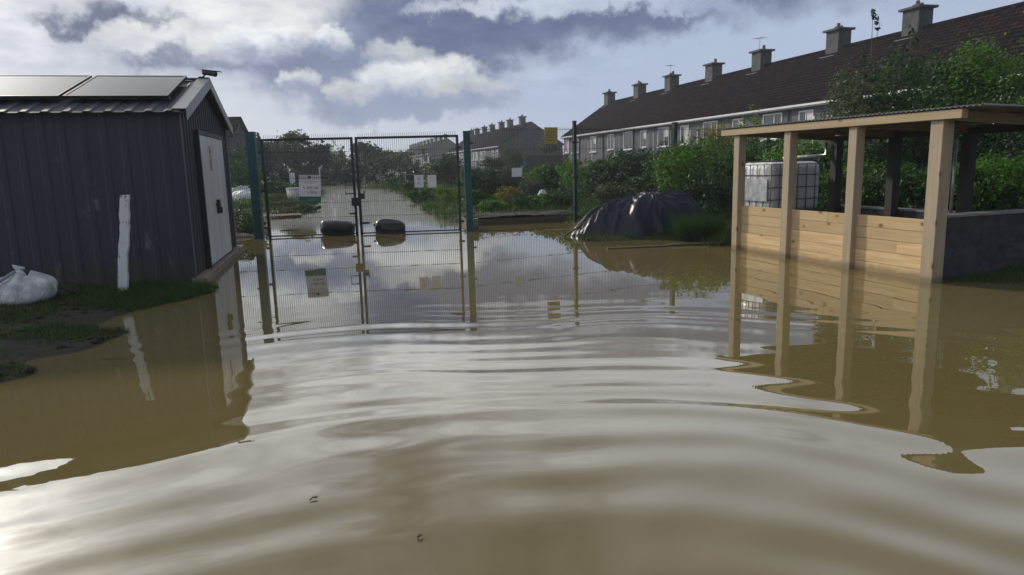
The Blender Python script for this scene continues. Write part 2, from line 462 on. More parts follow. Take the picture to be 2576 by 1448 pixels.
def f_sack(n, b):
    o = objco(n)
    c_ = n.mix(n.ss(n.noise(o, 5, 5, .6), .35, .65), (.50, .51, .53), (.68, .69, .71))
    sz = n.node('ShaderNodeSeparateXYZ'); n.put(sz.inputs[0], o)
    c_ = n.mix(n.m('MULTIPLY', n.ss(n.m('ADD', sz.outputs[2], n.m('MULTIPLY', n.noise(o, 8, 4, .6), -.14)), .06, -.04), .7), c_, (.12, .09, .06))
    n.put(b.inputs['Base Color'], c_)
    cr = n.noise(scaled(n, o, (1, 1, .45)), 7, 4, .55, 1.4)
    bump(n, b, n.m('ADD', n.m('ABSOLUTE', n.m('SUBTRACT', cr, .5)), n.m('MULTIPLY', n.noise(o, 60, 2), .06)), .8, .09)
M['sack'] = mat('woven_sack', (.6, .6, .62), .6, 0, .4, f_sack)
def f_flake(n, b):
    o = objco(n); a = n.noise(scaled(n, o, (1, 1, .35)), 14, 5, .7)
    n.put(b.inputs['Base Color'], n.mix(n.ss(a, .55, .62), (.66, .67, .68), (.16, .13, .1)))
    bump(n, b, a, .4, .006)
M['flake'] = mat('flaking_white_paint', (.7, .7, .7), .65, 0, .4, f_flake)

def f_roof(n, b):
    o = objco(n)
    sp = n.node('ShaderNodeSeparateXYZ'); n.put(sp.inputs[0], o)
    cb = n.node('ShaderNodeCombineXYZ'); n.put(cb.inputs[0], sp.outputs[0]); n.put(cb.inputs[1], sp.outputs[2])
    br = n.node('ShaderNodeTexBrick'); n.put(br.inputs['Vector'], cb.outputs[0])
    br.inputs['Scale'].default_value = 1; br.inputs['Brick Width'].default_value = .33; br.inputs['Row Height'].default_value = .21; br.inputs['Mortar Size'].default_value = .03
    br.inputs['Color1'].default_value = (.013, .012, .018, 1); br.inputs['Color2'].default_value = (.040, .027, .027, 1); br.inputs['Mortar'].default_value = (.003, .003, .004, 1)
    a = n.noise(o, .5, 5, .65); mo = n.noise(o, 2.2, 5, .7)
    c_ = n.mix(n.ss(a, .42, .62), br.outputs['Color'], n.mix(1.0, br.outputs['Color'], (1.2, .97, .88), 'MULTIPLY'))
    c_ = n.mix(n.m('MULTIPLY', n.ss(mo, .55, .72), .45), c_, (.034, .028, .014))
    n.put(b.inputs['Base Color'], c_)
    bump(n, b, n.m('MULTIPLY', br.outputs['Fac'], -1.0), .9, .06)
M['roof'] = mat('roof_tiles', (.03, .02, .02), .9, 0, .0, f_roof)
M['dash'] = varied('pebble_dash', (.085, .09, .108), (.125, .13, .15), 2.2, .9, bstr=.5, bscale=60)
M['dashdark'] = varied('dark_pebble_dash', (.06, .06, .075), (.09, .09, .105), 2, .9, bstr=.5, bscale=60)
M['chimney'] = varied('chimney_render', (.045, .05, .055), (.08, .084, .085), 2.5, .9, bstr=.4, bscale=40)
M['fascia'] = varied('white_gutter', (.62, .62, .64), (.72, .72, .73), 2, .5)
M['upvc'] = mat('white_frame', (.72, .72, .74), .4)
M['pane'] = mat('window_glass', (.03, .035, .045), .05, 0, .8)
M['doorwood'] = mat('house_door', (.04, .045, .07), .5)
M['pot'] = mat('chimney_pot', (.16, .10, .08), .8)
M['soil'] = varied('wet_soil', (.018, .013, .012), (.035, .025, .022), 9, .85, bstr=.8, bscale=25)
M['pinkwood'] = wood('faded_red_boards', (.30, .17, .14), (.2, .11, .09), axis=(.1, 1, 1), knots=False)

# ------------------------------------------------------------------ terrain
def poly_sd(x, y, P):
    P = np.array(P, float); inside = np.zeros(x.shape, bool); d = np.full(x.shape, 1e9)
    for i in range(len(P)):
        a, b_ = P[i], P[(i + 1) % len(P)]
        e = b_ - a; L = e @ e
        t = np.clip(((x - a[0]) * e[0] + (y - a[1]) * e[1]) / L, 0, 1)
        d = np.minimum(d, np.hypot(x - a[0] - t * e[0], y - a[1] - t * e[1]))
        if a[1] != b_[1]:
            cnd = ((a[1] > y) != (b_[1] > y)) & (x < (b_[0] - a[0]) * (y - a[1]) / (b_[1] - a[1]) + a[0])
            inside ^= cnd
    return np.where(inside, d, -d)

LEFT_BANK = [(-4.75, 10.1), (-4.35, 9.75), (-4.1, 8.9), (-4.55, 8.1), (-4.6, 7.7), (-3.95, 7.1), (-4.05, 6.3), (-4.55, 6.2), (-3.95, 5.6), (-4.3, 5.2), (-4.9, 5.35), (-5.2, 4.6), (-7, 4.2), (-16, 4), (-16, 15), (-5.9, 14.4)]
LAND = [
    LEFT_BANK,
    [(-8.2, 49.5), (-6.0, 40), (-3.7, 28.7), (-2.4, 22.7), (-1.75, 20.3), (1.4, 19.3), (2.0, 17.0), (1.5, 15.3), (1.7, 14.45), (4.0, 14.3), (3.9, 13.0), (4.3, 12.6), (4.9, 11.5), (5.6, 9.3), (5.5, 8.75), (6.6, 8.35), (12, 8.6), (500, 0), (600, 600), (-600, 600), (-600, 57), (-14, 57), (-10, 53)],
    [(-6.7, 17.2), (-7.1, 18.6), (-7.4, 21), (-8.3, 24.6), (-9.2, 33), (-11, 42), (-14.5, 56), (-600, 60), (-600, 15), (-8.4, 16.2)],
]
def height(x, y):
    x = np.asarray(x, float); y = np.asarray(y, float)
    wob = fbm(x * 1.1, y * 1.1, 3, 4) * .7
    d = np.full(x.shape, -1e9)
    for P in LAND: d = np.maximum(d, poly_sd(x, y, P))
    d = d + wob * np.clip(1.2 - np.abs(d) * .3, .2, 1)
    h = np.where(d > 0, .14 * (1 - np.exp(-d * 1.1)) + .006 * np.clip(d, 0, 40), np.maximum(d * .18, -.45))
    h = h + np.where(d > 0, fbm(x * 2.5, y * 2.5, 9, 3) * .06, 0)
    # the ground climbs slowly to the house row on the right
    lat = x * .9707 + y * .2402
    h = h + np.clip((lat - 12) / 14, 0, 1) * .9
    return h
def axis_pts(lo, hi, fine_lo, fine_hi, step, grow=1.16):
    a = list(np.arange(fine_lo, fine_hi + 1e-6, step)); s = step
    p = fine_hi
    while p < hi: s *= grow; p += s; a.append(p)
    p = fine_lo; s = step
    while p > lo: s *= grow; p -= s; a.insert(0, p)
    return np.array(a)
ax, ay = axis_pts(-900, 900, -14, 12, .14), axis_pts(-60, 1500, 3, 32, .16)
GX, GY = np.meshgrid(ax, ay)
ground = grid_mesh('ground', GX, GY, height(GX, GY), M['ground'])
tag(ground, kind='structure')

# ------------------------------------------------------------------ flood water
def wave(x, y):
    r = np.hypot(x - .15, y + .1)
    n_ = vnoise(x * .55, y * .55, 21) - .5; n2_ = vnoise(x * .9 + 5, y * .9, 22) - .5; n3_ = vnoise(x * .3, y * .3 + 9, 23)
    ph = 2 * math.pi * (r / .50 + .012 * r * r) + 6.5 * n_ + 3.6 * n2_
    side = .16 + .24 * np.clip((x - 1.0) / 1.0, 0, 1) + .84 * np.exp(-(np.abs(x - .1) / 1.7) ** 2.4) + .35 * np.exp(-((x + 1.9) / .5) ** 2 - ((y - 3.9) / .5) ** 2)
    n4_ = vnoise(x * .8 + 3, y * 1.1, 24)
    A = .0041 * side * np.exp(-((r - 3.6) / 1.6) ** 2) * (.15 + 1.0 * n3_) * (.2 + 1.6 * n4_) * np.clip((6.3 - r) / 1.5, 0.05, 1) + .0011 * np.exp(-((r - 7.4) / .5) ** 2) + .0004 * np.exp(-((r - 6) / 2.4) ** 2)
    h = A * np.sin(ph)
    h += .00055 * np.exp(-((r - 5.4) / 1.5) ** 2) * side * np.sin(2 * math.pi * r / .30 + 6 * n_ + 4 * n2_) * (.1 + 1.6 * n4_)
    r2 = np.hypot(x - 3.4, y - .4)
    h += .0009 * np.exp(-((r2 - 2.6) / 2.0) ** 2) * np.sin(2 * math.pi * r2 / .52 + 4 * n2_)
    r3 = np.hypot(x + 3.2, y - .2)
    h += .0005 * np.exp(-((r3 - 3.0) / 2.0) ** 2) * np.sin(2 * math.pi * r3 / .58 + 4 * n_)
    h += .016 * np.exp(-(r / 5.5) ** 2) * fbm(x * .5, y * .95, 31, 2)
    h += .0012 * np.exp(-((x - .8) / 1.8) ** 2 - ((y - 3.6) / 1.3) ** 2) * np.sin(2 * math.pi * (y + .16 * x + .5 * n2_) / .44) * (.3 + 1.2 * n3_)
    g_ = np.exp(-(((x + 2.75) / .7) ** 2 + ((y - 3.55) / .35) ** 2))
    h += .0016 * g_ * np.sin(2 * math.pi * (x * 6 + y * 9) / 1.0 + 6 * n2_) * (vnoise(x * 7, y * 7, 40))
    return h
wx, wy = axis_pts(-120, 120, -6.5, 7.5, .055, 1.25), axis_pts(-40, 66, 1.6, 9.5, .038, 1.12)
WX, WY = np.meshgrid(wx, wy)
water = grid_mesh('water', WX, WY, wave(WX, WY), M['water'])
tag(water, kind='structure')

# ------------------------------------------------------------------ foliage tools
def leaf_arrays(n, blobs, size, seed, upb=.35, fill=.5, narrow=.5):
    rg = np.random.default_rng(seed)
    wts = np.array([b[3] * b[4] + b[4] * b[5] + b[3] * b[5] for b in blobs]); wts = wts / wts.sum()
    Ps, Ns = [], []
    for (cx, cy, cz, rx, ry, rz), w in zip(blobs, wts):
        m = max(20, int(n * w)); k = max(8, m // 22)
        d = rg.normal(size=(k, 3)); d /= np.linalg.norm(d, axis=1)[:, None]
        lob = rg.normal(size=(5, 3)); lob /= np.linalg.norm(lob, axis=1)[:, None]
        bumpy = 1 + .22 * np.max(d @ lob.T, axis=1) - .16 + rg.normal(size=k) * .07
        rr = (fill + (1 - fill) * rg.random(k) ** .5) * bumpy
        cl = d * rr[:, None]
        ci = rg.integers(0, k, m)
        off = rg.normal(size=(m, 3)) * .13
        p = cl[ci] + off
        Ps.append(np.array([cx, cy, cz]) + p * np.array([rx, ry, rz]))
        Ns.append(d[ci] * .8 + rg.normal(size=(m, 3)) * .6 + np.array([0, 0, upb]))
    P = np.concatenate(Ps); N = np.concatenate(Ns); N /= np.linalg.norm(N, axis=1)[:, None]
    m = len(P)
    t = rg.normal(size=(m, 3)); t -= (t * N).sum(1)[:, None] * N; t /= np.linalg.norm(t, axis=1)[:, None]
    b = np.cross(N, t); s = size * (.55 + .9 * rg.random(m))[:, None]
    V = np.stack([P - t * s, P + b * s * narrow - t * s * .1, P + t * s, P - b * s * narrow - t * s * .1], 1).reshape(-1, 3)
    return V
def leaf_obj(name, n, blobs, size, seed, mt, parent=None, zmin=None, **kw):
    V = leaf_arrays(n, blobs, size, seed, **kw)
    if zmin is not None: V[:, 2] = np.maximum(V[:, 2], zmin)
    Fq = np.arange(len(V)).reshape(-1, 4)
    return np_mesh(name, V, Fq, mt, parent)

SEED = [100]
def shrub(name, cat, label, x, y, r, top, mt, leaf=.05, n=1500, group=None, base=None, lobes=4, part='foliage', stems=3, slim=1.0):
    """a shrub: lumpy leafy mass on short stems"""
    SEED[0] += 1; rg = random.Random(SEED[0])
    z0 = float(height(x, y)) if base is None else base
    o = empty(name, (x, y, z0), 0, label, cat, group)
    h = top - z0
    bl = [(0, 0, h * .48, r * .8 * slim, r * .8 * slim, h * .5)]
    for i in range(lobes):
        a = rg.uniform(0, 6.28); q = rg.uniform(.35, .65) * r
        hz = rg.uniform(.4, .8) * h
        bl.append((math.cos(a) * q, math.sin(a) * q, hz, r * rg.uniform(.35, .55), r * rg.uniform(.35, .55), min(h * rg.uniform(.2, .38), h - hz)))
    leaf_obj(part, int(n * 2.5), bl, leaf * .78, SEED[0], M[mt], o, zmin=-.02)
    if stems:
        s = MB()
        for i in range(stems):
            a = rg.uniform(0, 6.28); q = r * .4
            s.tube([(rg.uniform(-.1, .1) * r, rg.uniform(-.1, .1) * r, -.05), (math.cos(a) * q * .5, math.sin(a) * q * .5, h * .4), (math.cos(a) * q, math.sin(a) * q, h * .8)], [.03, .02, .008], 5)
        s.build('stem', M['bark'], o, True)
    return o

def tree(label, x, y, r, top, mt, leaf=.09, n=2600, trunk_h=None, cat='tree', name='tree', group=None, cone=False, lobes=7):
    SEED[0] += 1; rg = random.Random(SEED[0])
    z0 = float(height(x, y))
    o = empty(name, (x, y, z0), 0, label, cat, group)
    h = top - z0; th = trunk_h or h * .3
    s = MB(); s.tube([(0, 0, -.1), (.03 * h * .3, 0, th * .6), (0, .02 * h, h * .75)], [r * .09 + .04, r * .07 + .03, .02], 7)
    for i in range(5):
        a = rg.uniform(0, 6.28); q = r * rg.uniform(.4, .7); z = rg.uniform(.35, .6) * h
        s.tube([(0, 0, z), (math.cos(a) * q * .5, math.sin(a) * q * .5, z + .12 * h), (math.cos(a) * q, math.sin(a) * q, z + .2 * h)], [.05, .03, .01], 5)
    s.build('trunk', M['bark'], o, True)
    if cone:
        bl = [(0, 0, th + (h - th) * t, r * (1 - t) * 1.0 + .12, r * (1 - t) + .12, (h - th) * .16) for t in (.05, .22, .4, .58, .76, .92)]
    else:
        ch = h - th
        bl = [(0, 0, th + ch * .5, r * .75, r * .75, ch * .48)]
        for i in range(lobes):
            a = rg.uniform(0, 6.28); q = rg.uniform(.4, .75) * r; z = th + ch * rg.uniform(.2, .85)
            bl.append((math.cos(a) * q, math.sin(a) * q, z, r * rg.uniform(.28, .5), r * rg.uniform(.28, .5), min(ch * rg.uniform(.14, .28), max(.2, h - z))))
    leaf_obj('crown', int(n * 2.4), bl, leaf, SEED[0], M[mt], o, fill=.25, narrow=.6)
    return o

# ------------------------------------------------------------------ steel shed with solar panels
shed = empty('metal_shed', (-4.57, 10.01, 0), math.atan2(.971, -.238), 'grey ribbed metal shed with white double doors and solar roof', 'shed')
SL, SW, EAVE, APEX = 7.5, 4.4, 2.42, 3.06     # length along local y, gable width along local x
def rib_profile(L, per, amp):
    pts = []; u = 0
    while u < L:
        for f_, h_ in ((0, 0), (.55, 0), (.65, amp), (.9, amp)):
            if u + f_ * per < L: pts.append((u + f_ * per, h_))
        u += per
    pts.append((L, 0)); return pts
def ribbed(x_of, name, mt, parent, L, per, amp, bottom, topf):
    m = MB(); pr = rib_profile(L, per, amp)
    for (u0, h0), (u1, h1) in zip(pr[:-1], pr[1:]):
        m.add([x_of(u0, h0, bottom), x_of(u1, h1, bottom), x_of(u1, h1, topf(u1)), x_of(u0, h0, topf(u0))], [(0, 1, 2, 3)])
    return m.build(name, mt, parent)
ribbed(lambda u, h, z: (-h, u, z), 'wall', M['shed'], shed, SL, .25, .010, -.15, lambda u: EAVE + .02)
gz = lambda u: EAVE + (APEX - EAVE) * (1 - abs(u - SW / 2) / (SW / 2)) - .01
ribbed(lambda u, h, z: (u, -h, z), 'wall', M['shed'], shed, SW, .2, .022, .08, gz)
ribbed(lambda u, h, z: (SW + h, u, z), 'wall', M['shed'], shed, SL, .25, .028, -.15, lambda u: EAVE + .02)
ribbed(lambda u, h, z: (u, SL + h, z), 'wall', M['shed'], shed, SW, .2, .022, -.1, gz)
MB().box(-.02, .012, -.034, .006, .06, EAVE + .03).build('corner_trim', M['shed'], shed)
MB().box(.0125, .034, -.034, .006, .06, EAVE - .03).build('corner_trim', M['trim'], shed)
MB().box(SW - .012, SW + .034, -.036, .012, .06, EAVE + .03).build('corner_trim', M['trim'], shed)
# roof slopes
sl_len = math.hypot(SW / 2, APEX - EAVE); sang = math.atan2(APEX - EAVE, SW / 2)
for side in (0, 1):
    m = MB(); pr = rib_profile(SL + .24, .25, .018)
    U = [];
    for (u, h) in pr:
        for s_, th in ((-.14, 0), (sl_len, 0)):
            xx = s_ * math.cos(sang) - (h + .03) * math.sin(sang); zz = EAVE + s_ * math.sin(sang) + (h + .03) * math.cos(sang)
            U.append((xx if side == 0 else SW - xx, u - .12, zz))
    n_ = len(pr)
    m.add(U, [(2 * i, 2 * i + 2, 2 * i + 3, 2 * i + 1) if side == 0 else (2 * i, 2 * i + 1, 2 * i + 3, 2 * i + 2) for i in range(n_ - 1)])
    rf = m.build('roof', M['shedroof'], shed)
    so_ = rf.modifiers.new('thick', 'SOLIDIFY'); so_.thickness = .012; so_.offset = -1
m = MB()
for side in (0, 1):
    for s0, s1 in ((-.15, sl_len + .02),):
        P0 = []
        for s_ in (s0, s1):
            xx = s_ * math.cos(sang); zz = EAVE + s_ * math.sin(sang)
            P0.append(((xx if side == 0 else SW - xx), zz))
        (xa, za), (xb, zb) = P0
        vs = [(xa, -.15, za - .08), (xb, -.15, zb - .08), (xb, -.15, zb + .085), (xa, -.15, za + .085), (xa, -.125, za - .08), (xb, -.125, zb - .08), (xb, -.125, zb + .085), (xa, -.125, za + .085),
              (xa, .03, za + .088), (xb, .03, zb + .088)]
        m.add(vs, [(0, 1, 2, 3), (4, 7, 6, 5), (0, 4, 5, 1), (3, 2, 9, 8)])
m.build('verge_trim', M['trim'], shed)
MB().box(SW / 2 - .1, SW / 2 + .1, -.14, SL + .1, APEX + .055, APEX + .075).build('ridge_cap', M['trim'], shed)
MB().box(-.035, SW + .1, -.16, 0.03, -.4, .105).build('plinth', M['concrete'], shed, bevel=.01)
# doors on the gable
for i, (x0, x1) in enumerate(((1.03, 2.17), (2.19, 3.36))):
    d = MB().box(x0, x1, -.085, -.035, .135, 2.17).build('door', M['door'], shed, bevel=.006)
    if i == 0:
        h_ = MB(); h_.box(1.98, 2.40, -.11, -.088, 1.04, 1.075); h_.box(2.08, 2.15, -.125, -.088, .9, 1.13); h_.box(2.21, 2.28, -.125, -.088, .9, 1.13); h_.tube([(2.18, -.125, 1.0), (2.18, -.125, .9)], .035, 8)
        h_.build('handle', M['gate'], d)
fr = MB(); fr.box(.96, 1.025, -.095, -.03, .12, 2.24); fr.box(3.365, 3.43, -.095, -.03, .12, 2.24); fr.box(1.03, 3.36, -.095, -.03, 2.175, 2.24)
fr.build('door_frame', M['shed'], shed)
MB().box(1.83, 1.98, -.091, -.0865, 1.62, 2.02).build('warning_sticker', M['yellow'], shed)
g_ = MB()
for k in range(5): g_.box(1.85, 1.96, -.0935, -.0915, 1.68 + k * .04, 1.69 + k * .04)
g_.box(1.87, 1.94, -.0935, -.0915, 1.9, 1.97)
g_.build('sticker_print', M['ink'], shed)

# solar panels lying above the near slope
def shed_pt(s_, y, up_):
    return (s_ * math.cos(sang) - up_ * math.sin(sang), y, EAVE + s_ * math.sin(sang) + up_ * math.cos(sang))
for i, (y0, y1, lab) in enumerate(((.16, 1.50, 'dark framed solar panel on the shed roof nearest the security camera'), (1.55, 3.15, 'dark framed solar panel on the shed roof, farther from the security camera'))):
    Mx = Matrix.Translation((-4.57, 10.01, 0)) @ Matrix.Rotation(math.atan2(.971, -.238), 4, 'Z')
    org = Mx @ Vector(shed_pt(.42, y0, .13))
    sp_ = empty('solar_panel', org, 0, lab, 'solar panel', 'solar panels on the shed roof')
    sp_.rotation_euler = (Matrix.Rotation(math.atan2(.971, -.238), 4, 'Z') @ Matrix.Rotation(-sang, 4, 'Y')).to_euler()
    w_, l_ = y1 - y0, 1.68
    f_ = MB(); f_.box(0, .035, 0, w_, -.02, .022); f_.box(l_ - .035, l_, 0, w_, -.02, .022); f_.box(.035, l_ - .035, 0, .035, -.02, .022); f_.box(.035, l_ - .035, w_ - .035, w_, -.02, .022)
    f_.build('frame', M['panelframe'], sp_)
    MB().box(.035, l_ - .035, .035, w_ - .035, -.004, .016).build('glass', M['pv'], sp_)
    for xx in (.25, 1.35): MB().box(xx, xx + .04, .02, w_ - .02, -.075, -.0205).build('mounting_rail', M['galv'], sp_)

# security camera on the ridge end
cc_ = empty('security_camera', (-4.985, 11.98, 3.13), rad(0), 'dark bullet security camera mounted on the shed gable peak', 'camera')
MB().tube([(-.06, 0, 0), (.02, 0, .005), (.06, 0, .06)], .014, 8).build('bracket', M['dark'], cc_)
MB().tube([(.02, 0, .075), (.08, -.01, .075), (.24, -.02, .04)], [.04, .045, .045], 14).build('body', M['dark'], cc_, False, .004)
MB().box(.0, .3, -.055, .05, .112, .122, Matrix.Rotation(rad(7), 4, 'Y')).build('sun_shield', M['dark'], cc_)
MB().tube([(.238, -.02, .041), (.25, -.02, .038)], .03, 12).build('lens', M['pane'], cc_)

# ------------------------------------------------------------------ things on the left bank
def lumpy(nu, nv, fn, name, mt, parent=None):
    u = np.linspace(0, 2 * math.pi, nu + 1); v = np.linspace(0, 1, nv)
    U, Vv = np.meshgrid(u, v)
    X, Y, Z = fn(U, Vv)
    return grid_mesh(name, X, Y, Z, mt, parent)
sk = empty('rubble_sack', (-6.02, 8.42, .02), 0, 'bulging white woven sack with a tied neck on the muddy bank', 'sack')
def sackf(U, V):
    t = V * math.pi * .96
    rr = np.sin(t) ** .62
    fold = 1 + .11 * np.sin(7 * U + 3 * V) * V + .10 * (vnoise(U * 1.9, V * 5, 2) - .5) + .045 * np.sin(13 * U + 5 * np.sin(3 * V))
    x = .46 * rr * np.cos(U) * fold; y = .34 * rr * np.sin(U) * fold
    z = .37 * (1 - np.cos(t)) / 2 * (1 + .2 * (vnoise(U * 1.4, V * 3, 5) - .5))
    nk = np.clip((V - .8) / .2, 0, 1)
    z = z + .05 * nk ** 1.5 + .05 * np.cos(U - .4) * np.sin(t); x = x * (1 - .3 * nk) + .10 * nk
    return x, y, z
sb_ = lumpy(72, 44, sackf, 'body', M['sack'], sk)
MB().tube([(.10, 0, .34), (.06, .01, .44), (.03, .02, .50), (.13, .03, .49)], [.09, .06, .05, .015], 9).build('neck', M['sack'], sk, True)
MB().tube([(-.40, -.22, .17), (-.2, -.33, .21), (0, -.30, .36), (.1, -.1, .47)], .022, 7).build('strap', varied('grey_strap', (.25, .27, .3), (.3, .32, .35), 5), sk, True)

sk2 = empty('rubble_sack', (-6.78, 8.3, .02), .6, 'flatter white woven sack slumped against the sack with the tied neck', 'sack')
lumpy(64, 36, lambda U, V: (.45 * np.sin(V * 3.0) ** .6 * np.cos(U) * (1 + .12 * (vnoise(U * 2, V * 6, 8) - .5) + .04 * np.sin(11 * U)), .36 * np.sin(V * 3.0) ** .6 * np.sin(U), .30 * (1 - np.cos(V * 3.0)) / 2 + .05 * np.cos(U) * np.sin(V * 3.)), 'body', M['sack'], sk2)

st = MB(); z = np.linspace(-.12, 1.34, 26); rg = random.Random(3)
rings = []
for k, zz in enumerate(z):
    cx_ = -5.09 + .2 * (zz / 1.34) + .006 * math.sin(zz * 9); w_ = .056 + rg.uniform(-.006, .006) + (.006 if k % 7 == 0 else 0); d_ = .02
    if k == len(z) - 1: w_ *= .9
    rings += [(cx_ - w_, 9.05 - d_, zz), (cx_ + w_ * rg.uniform(.9, 1.08), 9.05 - d_, zz), (cx_ + w_, 9.05 + d_, zz), (cx_ - w_, 9.05 + d_, zz)]
fs = []
for k in range(len(z) - 1):
    for j in range(4): fs.append((4 * k + j, 4 * k + (j + 1) % 4, 4 * k + 4 + (j + 1) % 4, 4 * k + 4 + j))
fs += [(3, 2, 1, 0), tuple(4 * (len(z) - 1) + j for j in range(4))]
st.add(rings, fs)
tag(st.build('wooden_stake', M['flake']), 'white flaking wooden stake leaning upright beside the grey shed', 'stake')

# ------------------------------------------------------------------ gates and security fence
def frame_on(P, D):
    D = Vector((D[0], D[1])).normalized(); return math.atan2(D.y, D.x)
GP, GA = (-6.02, 16.89), math.atan2(.5, 5)
def wire_panel(x0, x1, z0, z1, hz, y=0.0, r=.0046, step=.05):
    xs = np.arange(x0 + step / 2, x1, step); V = []; Fq = []
    def seg(a, b_):
        i = len(V)
        d = Vector(b_) - Vector(a)
        q = d.to_track_quat('Z', 'Y')
        for p in (a, b_):
            for j in range(3):
                an = 2.0944 * j
                V.append(tuple(Vector(p) + q @ Vector((r * math.cos(an), r * math.sin(an), 0))))
        for j in range(3): Fq.append((i + j, i + (j + 1) % 3, i + 3 + (j + 1) % 3, i + 3 + j))
    for x_ in xs: seg((x_, y, z0), (x_, y, z1))
    for zz in hz:
        seg((x0, y - .007, zz), (x1, y - .007, zz)); seg((x0, y + .007, zz), (x1, y + .007, zz))
    return np.array(V), np.array(Fq)
def gate_leaf(x0, x1, label, latch):
    g = empty('gate', (GP[0] + math.cos(GA) * x0, GP[1] + math.sin(GA) * x0, 0), GA, label, 'gate', 'double gates across the flooded lane')
    L = x1 - x0; f = MB()
    for a in (0, L - .06): f.box(a, a + .06, -.03, .03, -.25, 2.33)
    f.box(.06, L - .06, -.028, .028, 2.275, 2.33); f.box(.06, L - .06, -.02, .02, .02, .05)
    f.build('gate_frame', M['gate'], g)
    V, Fq = wire_panel(.06, L - .06, -.22, 2.41, (.45, .8, 1.4, 2.0), -.034)
    np_mesh('mesh_infill', V, Fq, M['wire'], g)
    hx = 0 if latch else L
    for zz in (.22, 1.1, 2.0): MB().box(hx - .07, hx + .07, -.05, -.032, zz, zz + .05).build('hinge', M['gate'], g)
    
    b_ = MB()
    bx = L + .02 if latch else .05
    if latch:
        bx = L - .03
        b_.tube([(bx, -.05, 1.2), (bx - .2, -.05, 1.2), (bx - .2, -.05, 1.0), (bx, -.05, 1.0)], .016, 7)
        b_.box(bx - .08, bx + .1, -.06, -.036, .7, .9); b_.box(bx - .14, bx, -.075, -.04, .50, .54)
    else:
        b_.box(bx - .02, bx + .1, -.06, -.036, .86, 1.0); b_.box(bx, bx + .18, -.075, -.04, .26, .31); b_.tube([(bx + .1, -.06, .86), (bx + .1, -.06, 1.06)], .012, 6)
    b_.tube([(bx, -.055, .9), (bx, -.055, -.1)], .016, 7)
    b_.build('latch', M['gate'], g)
    return g
gate_leaf(.2, 2.33, 'dark green mesh gate leaf carrying the big white notice', True)
gate_leaf(2.38, 4.84, 'dark green mesh gate leaf carrying two small white notices', False)

def fence_post(P, w, top, label, mt, rz=0, round_=False, cap=True):
    o = empty('fence_post', (P[0], P[1], 0), rz, label, 'post', 'fence posts')
    m = MB()
    if round_: m.tube([(0, 0, -.5), (0, 0, top)], w / 2, 14)
    else: m.box(-w / 2, w / 2, -w / 2, w / 2, -.5, top)
    m.build('shaft', mt, o, bevel=.008)
    if cap: MB().box(-w / 2 - .006, w / 2 + .006, -w / 2 - .006, w / 2 + .006, top + .001, top + .03).build('cap', M['gate'], o, bevel=.006)
    return o
fence_post((-6.03, 16.89), .2, 2.47, 'thick teal green gate post next to the shed', M['postgreen'], GA)
fence_post((-1.0, 17.35), .17, 2.38, 'thick teal green gate post between gates and long fence', M['postgreen'], GA)
FA = math.atan2(1.49, 2.78)
fence_post((1.74, 18.83), .085, 2.64, 'thin dark green fence post just left of the tarpaulin heap', M['gate'], FA)
fence_post((4.74, 20.45), .12, 2.62, 'grey green fence post rising from the hedge behind the heap', M['gate'], FA)
def fence_panel(P, Q, top, label):
    a = math.atan2(Q[1] - P[1], Q[0] - P[0]); L = math.hypot(Q[0] - P[0], Q[1] - P[1])
    o = empty('mesh_fence', (P[0], P[1], 0), a, label, 'fence', 'welded mesh fence panels')
    V, Fq = wire_panel(.06, L - .06, -.25, top, (.2, .8, 1.4, 1.95, 2.45), 0)
    np_mesh('wire_mesh', V, Fq, M['wire'], o)
    for zz in (.4, 1.2, 2.1):
        for xx in (.05, L - .09): MB().box(xx, xx + .05, -.02, .02, zz, zz + .04).build('clamp', M['gate'], o)
    return o
fence_panel((-.95, 17.38), (1.74, 18.83), 2.5, 'green wire mesh fence panel bearing the blank white notice')
fence_panel((1.74, 18.83), (4.74, 20.45), 2.5, 'green wire mesh fence panel behind the tarpaulin heap')
fence_panel((4.74, 20.45), (7.74, 22.06), 2.5, 'green wire mesh fence panel half buried in the shrubs behind the shelter')
fence_panel((-8.9, 16.62), (-6.1, 16.88), 2.5, 'green wire mesh fence panel between shed and gate post')

# notices tied to the mesh
def on_fence(P, a, s_, y, z): return (P[0] + math.cos(a) * s_ - math.sin(a) * y, P[1] + math.sin(a) * s_ + math.cos(a) * y, z)
def text_part(name, body, size, mt, parent, loc, tilt=0):
    cu = bpy.data.curves.new(name, 'FONT'); cu.body = body; cu.size = size; cu.extrude = .0008; cu.align_x = 'CENTER'
    cu.materials.append(mt); cu.resolution_u = 4
    o = bpy.data.objects.new(name, cu); COL.objects.link(o); o.parent = parent
    dg = bpy.context.evaluated_depsgraph_get()
    me = bpy.data.meshes.new_from_object(o.evaluated_get(dg)); me.name = name
    bpy.data.objects.remove(o); o = bpy.data.objects.new(name, me); COL.objects.link(o); o.parent = parent
    o.location = loc; o.rotation_euler = (rad(90), tilt, 0); o.scale = (.86, 1, 1)
    return o
sg = empty('notice_board', on_fence(GP, GA, 1.25, -.055, .84), GA, 'big white notice with red lettering and green foot on the gate', 'sign')
sg.rotation_euler = (rad(-3), rad(2.0), GA)
MB().box(-.25, .25, -.006, .006, .12, .63).build('board', M['white'], sg, bevel=.003)
MB().box(-.25, .25, -.007, .007, -.03, .118).build('green_band', M['greenboard'], sg)
MB().box(-.03, .03, -.0085, -.0065, .545, .605).build('emblem', M['ink'], sg, bevel=.012)
text_part('lettering', 'L ana cai', .115, M['redink'], sg, (.02, -.0075, .305))
text_part('lettering', 'a dtrai', .115, M['redink'], sg, (.05, -.0075, .185))
l_ = MB()
